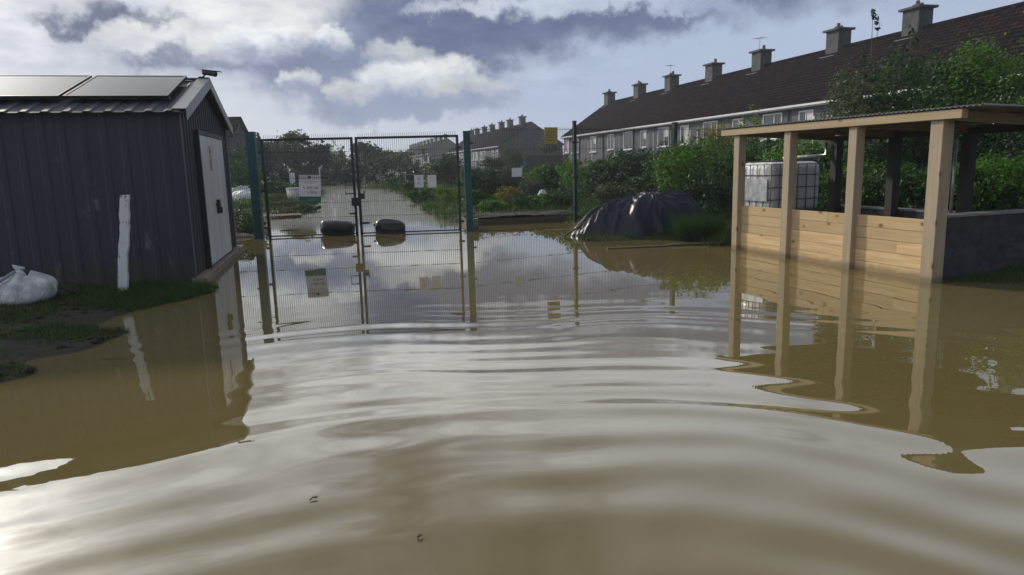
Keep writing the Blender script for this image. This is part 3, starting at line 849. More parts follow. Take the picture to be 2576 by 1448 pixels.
for k, (a, b_) in enumerate(((-.18, .19), (-.18, .15))): l_.box(a, b_, -.0085, -.0065, .47 - k * .035, .475 - k * .035)
l_.build('small_print', M['ink'], sg)
g_ = MB(); g_.box(-.05, .22, -.0095, -.0075, .055, .063); g_.box(-.05, .2, -.0095, -.0075, .025, .031); g_.build('band_print', varied('pale_green', (.15, .4, .3), (.2, .45, .33), 4), sg)
def small_sign(name, P, a, s_, z0, w_, h_, label, mt, prints):
    o = empty(name, on_fence(P, a, s_, -.052, z0), a, label, 'sign')
    MB().box(-w_ / 2, w_ / 2, -.004, .004, 0, h_).build('board', mt, o)
    if prints:
        m = MB()
        for (x0, x1, z0_, z1_) in prints: m.box(x0 * w_, x1 * w_, -.0062, -.0045, z0_ * h_, z1_ * h_)
        m.build('print', M['ink'], o)
    for xx in (-w_ / 2 + .015, w_ / 2 - .025):
        for zz in (.02, h_ - .03): MB().box(xx, xx + .01, -.007, .02, zz, zz + .01).build('cable_tie', M['dark'], o)
    return o
pr_ = [(-.22, .25, .82, .84), (-.12, -.08, .55, .78), (.02, .06, .5, .76), (.16, .2, .6, .78), (-.25, .28, .40, .415), (-.25, .2, .30, .315), (-.25, .25, .2, .215)]
small_sign('paper_notice', GP, GA, 3.85, 1.10, .215, .30, 'small white printed notice on the gate, nearer the latch', M['white'], pr_)
small_sign('paper_notice', GP, GA, 4.165, 1.09, .205, .30, 'small white printed notice on the gate, nearer the gate post', M['white'], [(-.3, .3, .8, .812), (-.3, .2, .7, .71), (-.3, .3, .6, .61), (-.3, .1, .5, .51)])
FP = (-.95, 17.38)
small_sign('plain_sign', FP, FA, 1.28, 1.28, .29, .22, 'blank pale rectangular sign alone on the mesh fence', M['white'], [])
small_sign('warning_sign', FP, FA, 2.30, 2.08, .38, .42, 'yellow square warning sign high on the mesh fence', M['yellow'], [(-.3, .32, .7, .73), (-.38, .38, .52, .55), (-.35, .3, .38, .41), (-.25, .25, .2, .24)])

# black sacks floating against the gate
def floating_sack(label, s_, w_, d_, h_, kind, rz):
    o = empty('refuse_sack', on_fence(GP, GA, s_, .32, 0), GA + rz, label, 'sack', 'black sacks floating at the gate')
    if kind:
        def fn(U, V):
            x = (V - .5) * w_; t = np.clip(1 - np.abs(2 * V - 1) ** 7, 0, 1) ** .5
            rib = 1 + .02 * np.sin(V * 75) + .07 * (vnoise(U * 1.5, V * 4, 11) - .5)
            ta = 1.08 - .22 * V
            return x + .02 * np.sin(U * 3) * t, d_ / 2 * t * np.cos(U) * rib, h_ * .42 + h_ * .55 * t * np.sin(U) * rib * ta
    else:
        def fn(U, V):
            t = V * math.pi; rr = np.sin(t) ** .45
            x = -np.cos(t); x = np.sign(x) * np.abs(x) ** .8 * w_ / 2
            w2 = 1 + .14 * (vnoise(U * 1.6, V * 5, 12) - .5) + .03 * np.sin(9 * U + 8 * V)
            return x, d_ / 2 * rr * np.cos(U) * w2, h_ * .3 + h_ * .68 * rr * np.sin(U) * w2 + .03 * np.sin(V * 6)
    lumpy(48, 60, fn, 'body', M['black'], o)
    kx = -w_ / 2 if not kind else w_ / 2
    MB().tube([(kx * .9, 0, h_ * .55), (kx * 1.02, -.02, h_ * .62), (kx * 1.1, -.03, h_ * .55)], [.05, .025, .035], 7).build('tied_end', M['black'], o, True)
    return o
floating_sack('long black ribbed sack floating on the left of the gate latch', 1.8, .84, .46, .37, True, .04)
floating_sack('rounded black sack floating behind the gate with two notices', 3.08, .74, .5, .34, False, -.03)

# ------------------------------------------------------------------ timber shelter with boarded bays
PA = math.atan2(-.951, .31)
sh_ = empty('timber_shelter', (3.97, 12.46, 0), PA, 'open pine post shelter with boarded bays and corrugated roof', 'shelter')
POSTS = [(-.08, .07), (1.21, 1.36), (2.55, 2.70), (3.86, 4.04)]
for a, b_ in POSTS:
    MB().box(a, b_, 0, b_ - a, -.45, 1.99).build('post', M['post'], sh_, bevel=.006)
backx = [-.08, 1.21, 2.55, 3.88]
for a in backx:
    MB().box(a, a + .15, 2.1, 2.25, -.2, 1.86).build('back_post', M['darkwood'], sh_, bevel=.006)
rg = random.Random(5)
for i in range(3):
    x0 = POSTS[i][1] - .03; x1 = POSTS[i + 1][0] + .03
    m = MB(); zt = .775; zb = zt; y0 = .09
    while zb > -.3:
        hb = rg.uniform(.145, .165)
        split = rg.uniform(.3, .7) if rg.random() < .2 else None
        xs_ = [x0, x1] if not split else [x0, x0 + (x1 - x0) * split, x1]
        for q in range(len(xs_) - 1):
            yy = y0 + rg.uniform(-.004, .004)
            m.box(xs_[q] + (.002 if q else 0), xs_[q + 1], yy, yy + .035, zb - hb + .004, zb)
        zb -= hb
    m.build('board_panel', M['pine'], sh_, bevel=.003)
MB().box(-.4, 4.31, -.048, .05, 1.992, 2.098).build('front_beam', M['beam'], sh_, bevel=.004)
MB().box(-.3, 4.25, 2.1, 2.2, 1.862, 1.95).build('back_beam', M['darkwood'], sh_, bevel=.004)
for x_ in (-.02, 1.285, 2.625, 4.16):
    MB().bar((x_, .055, 2.03), (x_, 2.095, 1.93), .05, .12).build('rafter', M['beamdark'], sh_)
m = MB()
for yy, zz in ((.55, 2.085), (1.2, 2.05), (1.8, 2.02)): m.box(-.35, 4.35, yy, yy + .05, zz - .03, zz + .01)
m.build('purlin', M['beamdark'], sh_)
xs_ = np.arange(-.46, 4.62, .0095); ys_ = np.array([-.075, .6, 1.3, 2.0, 2.5])
XX, YY = np.meshgrid(xs_, ys_)
ZZ = 2.125 - (YY + .075) * .032 + .011 * np.sin(XX * 2 * math.pi / .076)
rf = grid_mesh('roof_sheet', XX, YY, ZZ, M['tin'], sh_)
q_ = rf.modifiers.new('thick', 'SOLIDIFY'); q_.thickness = .004
MB().tube([(2.52, 2.04, 1.8), (2.52, 2.04, .6)], .022, 8).build('drain_pipe', M['galv'], sh_, True)
pp = MB(); pp.tube([(-.14, 2.05, 1.84), (-.14, 2.05, 1.62), (-.25, 1.95, 1.60), (-.75, 1.6, 1.57)], .035, 10)
pp.build('drain_pipe', M['galv'], sh_, True)
gt = MB(); gt.box(-.45, 4.5, 2.50, 2.60, 1.93, 2.0); gt.build('gutter', M['tin'], sh_)

bw = empty('block_wall', (3.97, 12.46, 0), PA, 'low dark concrete block wall at the near end of the shelter', 'wall')
MB().box(3.79, 4.0, .185, 2.42, -.4, .80).build('blockwork', M['block'], bw, bevel=.008)
MB().box(3.775, 4.015, .183, 2.435, .802, .835).build('coping', varied('cement_coping', (.16, .16, .17), (.22, .22, .23), 6, .85), bw, bevel=.006)
bw2 = empty('block_wall', (3.97, 12.46, 0), PA, 'long low concrete block wall along the back of the shelter', 'wall')
MB().box(-.1, 3.76, 2.27, 2.47, -.3, .66).build('blockwork', M['block'], bw2, bevel=.008)
MB().box(-.11, 3.77, 2.26, 2.48, .662, .69).build('coping', varied('cement_coping_back', (.16, .16, .17), (.22, .22, .23), 6, .85), bw2)
for k, (a, lab) in enumerate(((.0, 'heap of dark compost in the far bay of the shelter'), (1.36, 'heap of dark compost in the middle bay of the shelter'), (2.70, 'heap of dark compost in the near bay of the shelter'))):
    uu, vv = np.meshgrid(np.linspace(.14, 1.13, 26), np.linspace(.15, 2.2, 44))
    zz = .45 + .14 * (fbm(uu * 2 + k * 7, vv * 2, 50, 4)) + .05 * np.sin(vv * 2)
    zz[0, :] = zz[-1, :] = -.1; zz[:, 0] = zz[:, -1] = -.1
    o = grid_mesh('compost_heap', uu + a, vv, zz, M['soil']); o.location = (3.97, 12.46, 0); o.rotation_euler = (0, 0, PA)
    tag(o, lab, 'compost heap', 'compost heaps in the shelter')

# caged liquid tank
tk = empty('water_tank', (4.93, 13.42, .40), PA, 'white caged plastic water tank behind the timber shelter', 'tank')
bd = MB().box(-1.0, 0, .02, 1.2, .16, 1.10).build('bottle', M['tank'], tk, True, .13, 5)
cg = MB()
for zz in (.17, .40, .63, .86, 1.06):
    cg.tube([(-1.02, 0, zz), (.02, 0, zz), (.02, 1.22, zz), (-1.02, 1.22, zz), (-1.02, 0, zz)], .010, 6, False)
for x_ in np.linspace(-1.02, .02, 6): cg.tube([(x_, -.002, .14), (x_, -.002, 1.07)], .010, 6); cg.tube([(x_, 1.222, .14), (x_, 1.222, 1.07)], .010, 6)
for y_ in np.linspace(.2, 1.02, 5): cg.tube([(.022, y_, .14), (.022, y_, 1.07)], .010, 6); cg.tube([(-1.022, y_, .14), (-1.022, y_, 1.07)], .010, 6)
for x_ in (-.7, -.3): cg.tube([(x_, 0, 1.115), (x_, 1.22, 1.115)], .01, 6)
cg.build('cage', varied('dull_steel_tube', (.10, .11, .12), (.16, .17, .18), 8, .45, .4), tk, True)
MB().box(-.98, -.06, -.026, -.014, .37, .80).build('label_plate', M['galv'], tk)
pl = MB()
for y_ in (0, .55, 1.1): pl.box(-1.03, .03, y_, y_ + .12, .005, .10)
pl.box(-1.03, .03, -.02, 1.24, .105, .135)
pl.build('pallet', M['darkwood'], tk)
MB().tube([(-.5, .6, 1.1), (-.5, .6, 1.14)], .11, 16).build('lid', M['dark'], tk)
MB().tube([(-.5, -.02, .2), (-.5, -.1, .2)], .045, 10).build('valve', M['dark'], tk)
bs = empty('block_stand', (4.93, 13.42, 0), PA, 'dark block stand underneath the caged water tank', 'stand')
MB().box(-1.0, 0, .0, 1.2, -.1, .39).build('blocks', M['block'], bs)

# ------------------------------------------------------------------ tarpaulin heap
NU, NV = 220, 70
U, V = np.meshgrid(np.linspace(0, 2 * math.pi, NU + 1), np.linspace(0, 1, NV))
def per(u, k, s): return vnoise(np.cos(u) * k + 20, np.sin(u) * k + 20, s) - .5
cxp, cyp = .15, .05
ex = 1.50 * (1 + .10 * per(U, 1.6, 60) + .10 * per(U, 6, 61)); ey = .95 * (1 + .12 * per(U, 1.6, 62) + .10 * per(U, 6, 63))
prof = (1 - V ** 4.6) * (1 - .06 * V)
tx = cxp * (1 - V) + ex * V * np.cos(U); ty = cyp * (1 - V) + ey * V * np.sin(U)
hz = .86 * prof * (1 + .16 * np.cos(U) * V) * (1 - .30 * np.clip(-np.cos(U), 0, 1) * V)
fold = (per(U + .5 * V, 5, 64) * .16 + per(U - .35 * V, 10, 65) * .13 + per(U + .2 * V, 21, 69) * .05) * np.clip(V * 1.5, 0, 1) * (1 - V ** 8 * .3)
lump = .10 * (fbm(tx * 2.2 + 3, ty * 2.2, 66, 3)) + .16 * np.exp(-((tx + .62) ** 2 / .10 + (ty + .35) ** 2 / .15)) * np.clip(1 - V, 0, 1)
crink = .03 * (np.abs(fbm(tx * 5 + 8, ty * 5, 70, 3)) * 2 - .25) * np.clip(1.4 - V, 0, 1)
ridge = (1 - np.abs(2 * (vnoise(np.cos(U - 1.1 * V) * 5 + 20, np.sin(U - 1.1 * V) * 7 + 20 + V * 1.2, 91) - .5))) ** 3 * .07 + (1 - np.abs(2 * (vnoise(np.cos(U + .6 * V) * 15 + 20, np.sin(U + .6 * V) * 15 + 20 + V * 2, 92) - .5))) ** 3 * .05
hz = hz + (ridge - .04) * np.clip(V * 2.5, 0, 1) * (1 - V ** 6) + fold * .55 * (1 - V * .5) + lump + crink
rsh = 1 + fold * .45
hz = np.maximum(hz, -.02); hz[-1, :] = -.05
tp = grid_mesh('tarpaulin_heap', tx * rsh, ty * rsh, hz, M['black']); tp.location = (2.80, 15.6, .02)
tag(tp, 'heap under wrinkled black polythene sheet by the water', 'covered heap')
def f_tarp(n, b):
    o = objco(n)
    n.put(b.inputs['Base Color'], n.mix(n.noise(o, 3, 4), (.010, .014, .028), (.018, .023, .042)))
    bump(n, b, n.noise(scaled(n, o, (1.4, 1.0, .5)), 7, 3, .5, 1.0), .25, .03)
M['tarp'] = mat('tarpaulin', (.008, .01, .02), .36, 0, .25, f_tarp)
tp.data.materials.clear(); tp.data.materials.append(M['tarp'])
fl = MB(); fl.bar((1.78, 12.98, .012), (3.0, 13.14, .015), .09, .03); 
tag(fl.build('floating_plank', M['oldwood'], bevel=.004), 'dark wooden plank floating in front of the tarpaulin heap', 'plank')
fl = MB(); fl.tube([(2.95, 13.22, .02), (3.5, 13.2, .03), (4.0, 13.16, .04), (4.12, 13.3, .08)], [.025, .03, .03, .02], 7)
tag(fl.build('floating_branch', M['oldwood'], smooth=True), 'pale bent branch lying at the water edge by the shelter post', 'branch')
fl = MB(); fl.tube([(1.15, 15.3, .02), (1.5, 15.35, .22), (1.72, 15.45, .5)], [.02, .022, .02], 6)
tag(fl.build('leaning_pole', M['oldwood'], smooth=True), 'thin pole leaning on the left end of the tarpaulin heap', 'pole')
for k, (x_, y_, a, l_, lab) in enumerate((( -5.95, 18.9, .1, .45, 'short dark stick floating left of the ribbed sack'), (-1.0, 3.22, .5, .035, 'tiny twig floating on open water in the foreground, with a leaf'), (-.43, 2.83, 1.3, .03, 'tiny twig floating upright near the bottom edge of the view'), (-3.5, 6.0, .2, .22, 'weedy twig floating off the muddy bank'))):
    m = MB(); m.tube([(-l_ / 2, 0, .006), (0, .01, .012), (l_ / 2, 0, .008)], [.003, .004 if l_ < .3 else .02, .002], 5)
    if l_ < .3: m.add([(0, 0, .012), (.012, .011, .016), (.027, 0, .012), (.012, -.009, .01)], [(0, 1, 2, 3)])
    o = m.build('floating_twig', M['darkwood']); o.location = (x_, y_, float(wave(np.array(x_), np.array(y_)))); o.rotation_euler = (0, 0, a)
    tag(o, lab, 'twig')

# ------------------------------------------------------------------ house terraces
HD = rad(90 + 13.9)     # terrace direction: local +x points away down the row
hd = Vector((math.cos(HD), math.sin(HD))); hl = Vector((hd.y, -hd.x))    # hl: to the right
RZ, EZ, HW = 8.1, 4.45, 5.45
def pane_unit(w_, h_, mull):
    f = MB(); b_ = .07
    f.box(0, b_, 0, .05, 0, h_); f.box(w_ - b_, w_, 0, .05, 0, h_); f.box(b_, w_ - b_, 0, .05, 0, b_); f.box(b_, w_ - b_, 0, .05, h_ - b_, h_)
    for q in mull: f.box(q * w_ - .03, q * w_ + .03, 0, .05, b_, h_ - b_)
    return f
def house(t0, t1, ct, label, group, windows, door=None, zb=.2, rz=RZ, ez=EZ, ends=(False, False), detail=True, pipe=True, wallmat='dash', lat=30.7):
    g = hd * t0 + hl * lat
    o = empty('terraced_house', (g.x, g.y, 0), HD, label, 'house', group)
    L = t1 - t0 - .012; y_ = HW - .35
    slope = (rz - ez) / HW
    w = MB(); zt = lambda yy: rz - .1 - slope * yy
    w.add([(0, y_, zb), (L, y_, zb), (L, y_, zt(y_)), (0, y_, zt(y_))], [(0, 1, 2, 3)])
    w.add([(0, -y_, zb), (L, -y_, zb), (L, -y_, zt(y_)), (0, -y_, zt(y_))], [(3, 2, 1, 0)])
    for xx, fl_ in ((0, 0), (L, 1)):
        f_ = [(xx, y_, zb), (xx, y_, zt(y_)), (xx, 0, zt(0)), (xx, -y_, zt(y_)), (xx, -y_, zb)]
        w.add(f_, [(0, 1, 2, 3, 4) if fl_ else (4, 3, 2, 1, 0)])
    w.build('wall', M[wallmat], o)
    x0, x1 = (-.15 if ends[0] else 0), (L + .15 if ends[1] else L)
    m = MB()
    yy = HW; zl = rz - slope * yy; th = .12
    vs = [(x0, yy, zl), (x1, yy, zl), (x1, 0, rz), (x0, 0, rz), (x1, -yy, zl), (x0, -yy, zl)]
    vs += [(a, b_, c_ - th) for a, b_, c_ in vs]
    m.add(vs, [(0, 1, 2, 3), (3, 2, 4, 5), (6, 9, 8, 7), (9, 11, 10, 8), (0, 6, 7, 1), (5, 4, 10, 11), (0, 3, 9, 6), (3, 5, 11, 9), (1, 7, 8, 2), (2, 8, 10, 4)])
    roof = m.build('roof', M['roof'], o)
    if detail: MB().tube([(x0, 0, rz + .01), (x1, 0, rz + .01)], .11, 8).build('ridge_tiles', M['roof'], roof)
    cx_ = ct - t0
    cw, cl = .56, .72
    ch = MB().box(cx_ - cw, cx_ + cw, -cl * .62, cl * .62, rz - .9, rz + 1.0).build('chimney', M['chimney'], roof)
    MB().box(cx_ - cw - .16, cx_ + cw + .16, -cl * .62 - .16, cl * .62 + .16, rz + 1.0, rz + 1.12).build('chimney_cap', M['chimney'], ch)
    pt = MB()
    for q in ((-.25, .2) if int(ct) % 2 else (-.2, .05, .25)): pt.tube([(cx_ + q, 0, rz + 1.12), (cx_ + q, 0, rz + 1.36 + .12 * math.sin(ct + q * 9))], [.13, .10], 10)
    pt.build('chimney_pot', M['pot'], ch)
    if detail and int(ct) in (47, 61):
        ar = MB(); ar.tube([(cx_ + .3, 0, rz + 1.1), (cx_ + .3, 0, rz + 2.0)], .014, 5); ar.tube([(cx_ - .2, -.1, rz + 2.0), (cx_ + .8, .1, rz + 2.05)], .010, 4)
        for q in range(5): ar.tube([(cx_ - .1 + q * .2, -.3 - .06 + q * .04, rz + 2.0 + q * .01), (cx_ - .1 + q * .2, .24 + q * .04, rz + 2.0 + q * .01)], .008, 4)
        ar.build('aerial', M['trim'], ch)
    if detail:
        fl_ = MB(); fl_.box(cx_ - cw - .05, cx_ + cw + .08, cl * .62, cl * .62 + .35, rz - slope * (cl * .62 + .35) + .02, rz - slope * (cl * .62 + .35) + .05, )
        fl_.build('flashing', M['trim'], ch)
    gu = MB(); gu.box(x0, x1, HW + .002, HW + .11, zl - .13, zl - .02); gu.box(x0, x1, HW - .35 + .002, HW, zl - .19, zl - .14)
    gu.build('gutter', M['fascia'], o)
    if pipe: MB().tube([(.25, y_ + .07, zl - .1), (.25, y_ + .07, zb + .3)], .05, 8).build('downpipe', M['darkwood'], o)
    for (wx_, ww, z0_, wh, mull) in windows:
        e = pane_unit(ww, wh, mull).build('window', M['upvc'], o); e.location = (wx_, y_ + .004, z0_)
        p_ = MB().box(.07, ww - .07, .012, .02, .07, wh - .07).build('pane', M['pane'], e)
        if int(t0 * 3 + wx_ * 7) % 3:
            MB().box(.09, ww * .45, .021, .024, wh * (.09 if int(t0) % 2 else .5), wh - .08).build('curtain', M['sack'], e)
        MB().box(-.1, ww + .1, .0, .14, -.09, -.002).build('sill', M['fascia'], e)
    if door:
        dr = MB().box(door, door + .95, y_ + .004, y_ + .05, zb + .8, 3.65).build('door', M['doorwood'], o)
        MB().box(door - .1, door - .002, y_ + .003, y_ + .07, zb + .8, 3.75).box(door + .952, door + 1.05, y_ + .003, y_ + .07, zb + .8, 3.75).build('door_frame', M['upvc'], dr)
    return o
WIN = [(1.1, 2.1, 2.65, 1.55, (.36,)), (5.0, 1.25, 2.75, 1.4, (.5,))]
edges = [12.0, 19.2, 26.4, 33.6, 41.0, 48.3, 55.4, 62.6, 70.0, 77.4]
chim = [15.0, 22.0, 29.4 - .2, 38.9 - 3.3, 38.9 + 3.4 - 3.4 + 2.4, 47.0 + 3.0 - 3.0 + 1.4, 61.1, 68.1, 76.2]
chim = [14.2, 20.5, 26.6, 32.8 + .9, 47.0 - 4.2, 53.7 - 1.5, 61.1, 68.1, 76.2]
hl_labels = [None, 'nearest terraced house on the right, roof leaving the frame', 'terraced house with its chimney cut by the top edge', 'terraced house behind the tall shrubs', 'terraced house behind the lime climbing shoots', 'terraced house beside the orange yellow shrub', 'terraced house behind the grey green fence post', 'terraced house with a wide white window near the row end', 'end terraced house of the near row, beside the dark garden fence']
# houses carry the chimney seen on their stretch of ridge
spans = [(21.2, 30.0, 25.4), (30.0, 36.0, 32.8), (36.0, 43.2, 38.9), (43.2, 50.4, 47.0), (50.4, 57.6, 53.7), (57.6, 64.8, 61.1), (64.8, 71.6, 68.1), (71.6, 77.3, 76.2)]
labs = ['nearest terraced house, its roof running out of the top right corner', 'terraced house with its chimney cut off by the top edge', 'terraced house behind the tall shrub beside the shelter roof', 'terraced house above the far end of the shelter roof', 'terraced house behind the orange yellow shrub', 'terraced house behind the grey green fence post', 'second last terraced house of the near row, small sash window', 'last terraced house of the near row, next to the dark fence']
for i, (a, b_, c_) in enumerate(spans):
    Lh = b_ - a
    wn = [(Lh * .12, 1.9, 2.65, 1.5, (.4,)), (Lh * .68, 1.25, 2.7, 1.4, (.5,))]
    if i == 5: wn = [(.6, 1.9, 2.6, 1.55, (.35,)), (Lh - 2.3, 1.4, 2.7, 1.4, (.5,))]
    if i == 6: wn = [(2.2, 1.6, 2.6, 1.55, (.45,))]
    house(a, b_, c_, labs[i], 'houses of the near terrace', wn, door=Lh * .5 if i not in (7,) else None, ends=(i == 0, i == 7))
r2 = [157.5, 151.4, 143.8, 136.7, 128.8, 122.4, 114.1][::-1]
e2 = [108.8] + [(r2[i] + r2[i + 1]) / 2 for i in range(6)] + [161.5]
l2 = ['end house of the middle terrace with a bare dark gable', 'second house of the middle terrace from its dark gable', 'third house of the middle terrace from its dark gable', 'fourth house of the middle terrace from its dark gable', 'fifth house of the middle terrace from its dark gable', 'sixth house of the middle terrace from its dark gable', 'farthest house of the middle terrace, right of the gate']
for i in range(7):
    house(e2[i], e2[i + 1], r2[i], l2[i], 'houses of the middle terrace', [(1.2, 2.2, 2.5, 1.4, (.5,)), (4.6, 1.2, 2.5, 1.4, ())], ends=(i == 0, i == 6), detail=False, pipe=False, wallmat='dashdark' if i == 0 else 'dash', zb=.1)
e3 = [192 + 9 * i for i in range(12)]
ordn = 'nearest second third fourth fifth sixth seventh eighth ninth tenth last'.split()
l3 = [f'{w} house of the farthest terrace counted from its near gable, seen through the gate' for w in ordn]
for i in range(11):
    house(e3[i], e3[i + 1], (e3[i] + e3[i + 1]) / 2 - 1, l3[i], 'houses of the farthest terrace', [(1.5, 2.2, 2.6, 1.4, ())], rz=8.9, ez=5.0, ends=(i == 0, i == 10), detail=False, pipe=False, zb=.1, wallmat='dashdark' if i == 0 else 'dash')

# lone house behind the shed
lh = empty('detached_house', (-24.9, 61, 0), rad(8), 'dark roofed house showing above the shed gable', 'house')
m = MB(); m.add([(-4, -3.2, 0), (2.05, -3.2, 0), (2.05, -3.2, 4.5), (-4, -3.2, 4.5), (-4, 3.2, 0), (2.05, 3.2, 0), (2.05, 3.2, 4.5), (-4, 3.2, 4.5), (2.05, 0, 6.0), (-4, 0, 6.0)],
                [(0, 1, 2, 3), (5, 4, 7, 6), (1, 5, 6, 8, 2), (4, 0, 3, 9, 7)])
m.build('wall', M['dashdark'], lh)
m = MB(); z0_, z1_ = 4.45, 6.15
vs = [(-4.3, -3.6, z0_), (2.35, -3.6, z0_), (2.35, 0, z1_), (-4.3, 0, z1_), (2.35, 3.6, z0_), (-4.3, 3.6, z0_)]; vs += [(a, b_, c_ - .14) for a, b_, c_ in vs]
m.add(vs, [(0, 1, 2, 3), (3, 2, 4, 5), (6, 9, 8, 7), (9, 11, 10, 8), (0, 6, 7, 1), (5, 4, 10, 11), (0, 3, 9, 6), (3, 5, 11, 9), (1, 7, 8, 2), (2, 8, 10, 4)])
m.build('roof', M['roof'], lh)
e = pane_unit(1.6, 1.2, (.5,)).build('window', M['upvc'], lh); e.location = (.2, -3.21, 3.6); e.rotation_euler = (0, 0, 0)
e.scale = (1, -1, 1); e.location = (.2, -3.205, 3.0)
MB().box(.07, 1.53, .012, .02, .07, 1.13).build('pane', M['pane'], e)

# dark timber fence between the terraces
fo = empty('board_fence', (gx(1330, 78), 78, 0), rad(4), 'dark close boarded fence between the two house rows', 'fence')
m = MB()
for k in range(40): m.box(k * .12, k * .12 + .112, 0, .02 + .004 * (k % 2), .2, 2.45 + .02 * math.sin(k * 2.1))
m.build('boards', M['darkwood'], fo)
m = MB()
for k in range(3): m.box(k * 2.3, k * 2.3 + .1, .026, .12, 0, 2.4)
m.build('fence_stake', M['darkwood'], fo)

# ------------------------------------------------------------------ garden beds beyond the fence (right)
rb = empty('raised_bed', (-1.1, 18.9, 0), 0, 'long dark raised soil bed with plank edging behind the mesh fence', 'garden bed')
rb.rotation_euler = (0, 0, .22)
uu, vv = np.meshgrid(np.linspace(.05, 3.1, 60), np.linspace(.06, 2.1, 40))
zz = .20 + .12 * fbm(uu * 2.2, vv * 2.2, 81, 4) + .05 * np.sin(vv * 3.0)
grid_mesh('soil', uu, vv, zz, M['soil'], rb)
m = MB(); m.box(0, 3.15, 0, .045, -.2, .07); m.box(0, 3.15, .004, .045, .074, .15); m.box(0, .045, .046, 2.15, -.2, .15); m.box(3.105, 3.15, .046, 2.15, -.2, .15); m.box(.046, 3.104, 2.105, 2.15, -.2, .18)
m.build('plank_edging', M['oldwood'], rb)
b2 = empty('raised_bed', (-2.1, 22.6, 0), -.75, 'small timber edged bed at the water corner right of the lane', 'garden bed')
m = MB(); m.box(0, 1.5, 0, .05, -.2, .13); m.box(0, .05, .05, 1.2, -.2, .13); m.box(1.45, 1.5, .05, 1.2, -.2, .13); m.box(.05, 1.45, 1.15, 1.2, -.2, .13); m.build('plank_edging', M['oldwood'], b2)
uu, vv = np.meshgrid(np.linspace(.05, 1.45, 24), np.linspace(.05, 1.15, 20)); grid_mesh('soil', uu, vv, .1 + .08 * fbm(uu * 3, vv * 3, 83, 3), M['soil'], b2)
tag(MB().box(-.96, -.80, 17.62, 17.8, -.3, .28).build('timber_stump', M['post'], bevel=.01), 'short pale timber stump standing in water beside the gate post', 'stump')
def crumple(name, label, cat, x_, y_, w_, d_, h_, mt, seed):
    z0_ = float(height(x_, y_))
    o = lumpy(40, 22, lambda U, V: (w_ / 2 * np.sin(V * 1.571 + .0) * np.cos(U) * (1 + .5 * (vnoise(np.cos(U) * 2 + 9, np.sin(U) * 2 + V * 3 + 9, seed) - .5)), d_ / 2 * np.sin(V * 1.571) * np.sin(U) * (1 + .5 * (vnoise(np.cos(U) * 2 + 4, np.sin(U) * 2 + V * 2 + 4, seed + 1) - .5)), h_ * np.cos(V * 1.571) * (1 + .5 * (vnoise(np.cos(U) * 3 + V * 4 + 7, np.sin(U) * 3 + 7, seed + 2) - .5))), name, mt)
    o.location = (x_, y_, z0_); return tag(o, label, cat)
crumple('plastic_bag', 'small white plastic bag lying among the garden plants', 'bag', 1.2, 26.5, .42, .4, .4, M['white'], 3)
crumple('plastic_sheet', 'crumpled white plastic sheet lying left of the teal gate post', 'sheet', -13.9, 37.5, 1.6, 1.0, .42, M['white'], 6)
crumple('plastic_sheet', 'grey crumpled plastic sheet behind the white sheet by the shed', 'sheet', -15.2, 40.5, 1.8, 1.0, .55, M['galv'], 9)
crumple('rubble_heap', 'pale rubble heap at the water edge beside the shed corner', 'heap', -6.75, 17.35, .8, .4, .10, M['concrete'], 12)
# polytunnel far off
pt_ = empty('polytunnel', (gx(952, 66), 66.5, .1), rad(14), 'low silvery polytunnel beyond the end of the flooded lane', 'polytunnel')
uu, vv = np.meshgrid(np.linspace(0, math.pi, 24), np.linspace(0, 3.4, 30))
cov = grid_mesh('cover', vv, .9 * np.cos(uu) * (1 - .08 * np.sin(vv * 7)), 1.05 * np.sin(uu) * (1 - .05 * np.sin(vv * 7)) * (1 - .3 * np.clip((vv - 2.6) / .8, 0, 1)), varied('tunnel_film', (.30, .33, .34), (.42, .45, .46), 4, .25, 0, .6), pt_)
hp = MB()
for k in range(5): hp.tube([(k * .85, .92 * math.cos(a), 1.07 * math.sin(a)) for a in np.linspace(0, math.pi, 14)], .03, 6)
hp.build('hoop', M['galv'], pt_, True)
# shed-like notice board and junk behind left gate
nb = empty('information_board', (-14.6, 52.0, 0), rad(3), 'dark roofed information board standing behind the white notice', 'notice board')
MB().box(-.75, .75, -.05, .05, .7, 1.75).build('panel', M['dark'], nb)
MB().box(-.9, .9, -.25, .25, 1.76, 1.86).build('roof', M['darkwood'], nb, bevel=.01)
for q in (-.8, .8): MB().box(q - .05, q + .05, -.05, .05, -.2, 1.755).build('post', M['galv'] if q > 0 else M['darkwood'], nb)
pb = empty('water_butt', (-10.4, 34.2, 0), 0, 'dull white plastic tub standing left of the white notice', 'tub')
MB().tube([(0, 0, .05), (0, 0, .3), (0, 0, .62)], [.27, .30, .31], 18).build('body', M['tank'], pb, True)
MB().tube([(0, 0, .60), (0, 0, .65)], [.335, .335], 18).build('rim', M['tank'], pb)
pb.location.z = float(height(-10.4, 34.2))
pd = empty('timber_pallet', (-8.2, 23.6, -.03), .35, 'reddish faded pallet lying at the flooded garden edge', 'pallet')
m = MB()
for k in range(7): m.box(0, 1.2, k * .15, k * .15 + .11, .1, .122)
m.build('deck_boards', M['pinkwood'], pd)
m = MB()
for k in range(3): m.box(k * .54, k * .54 + .1, 0, 1.02, 0, .098)
m.build('bearer', M['oldwood'], pd)
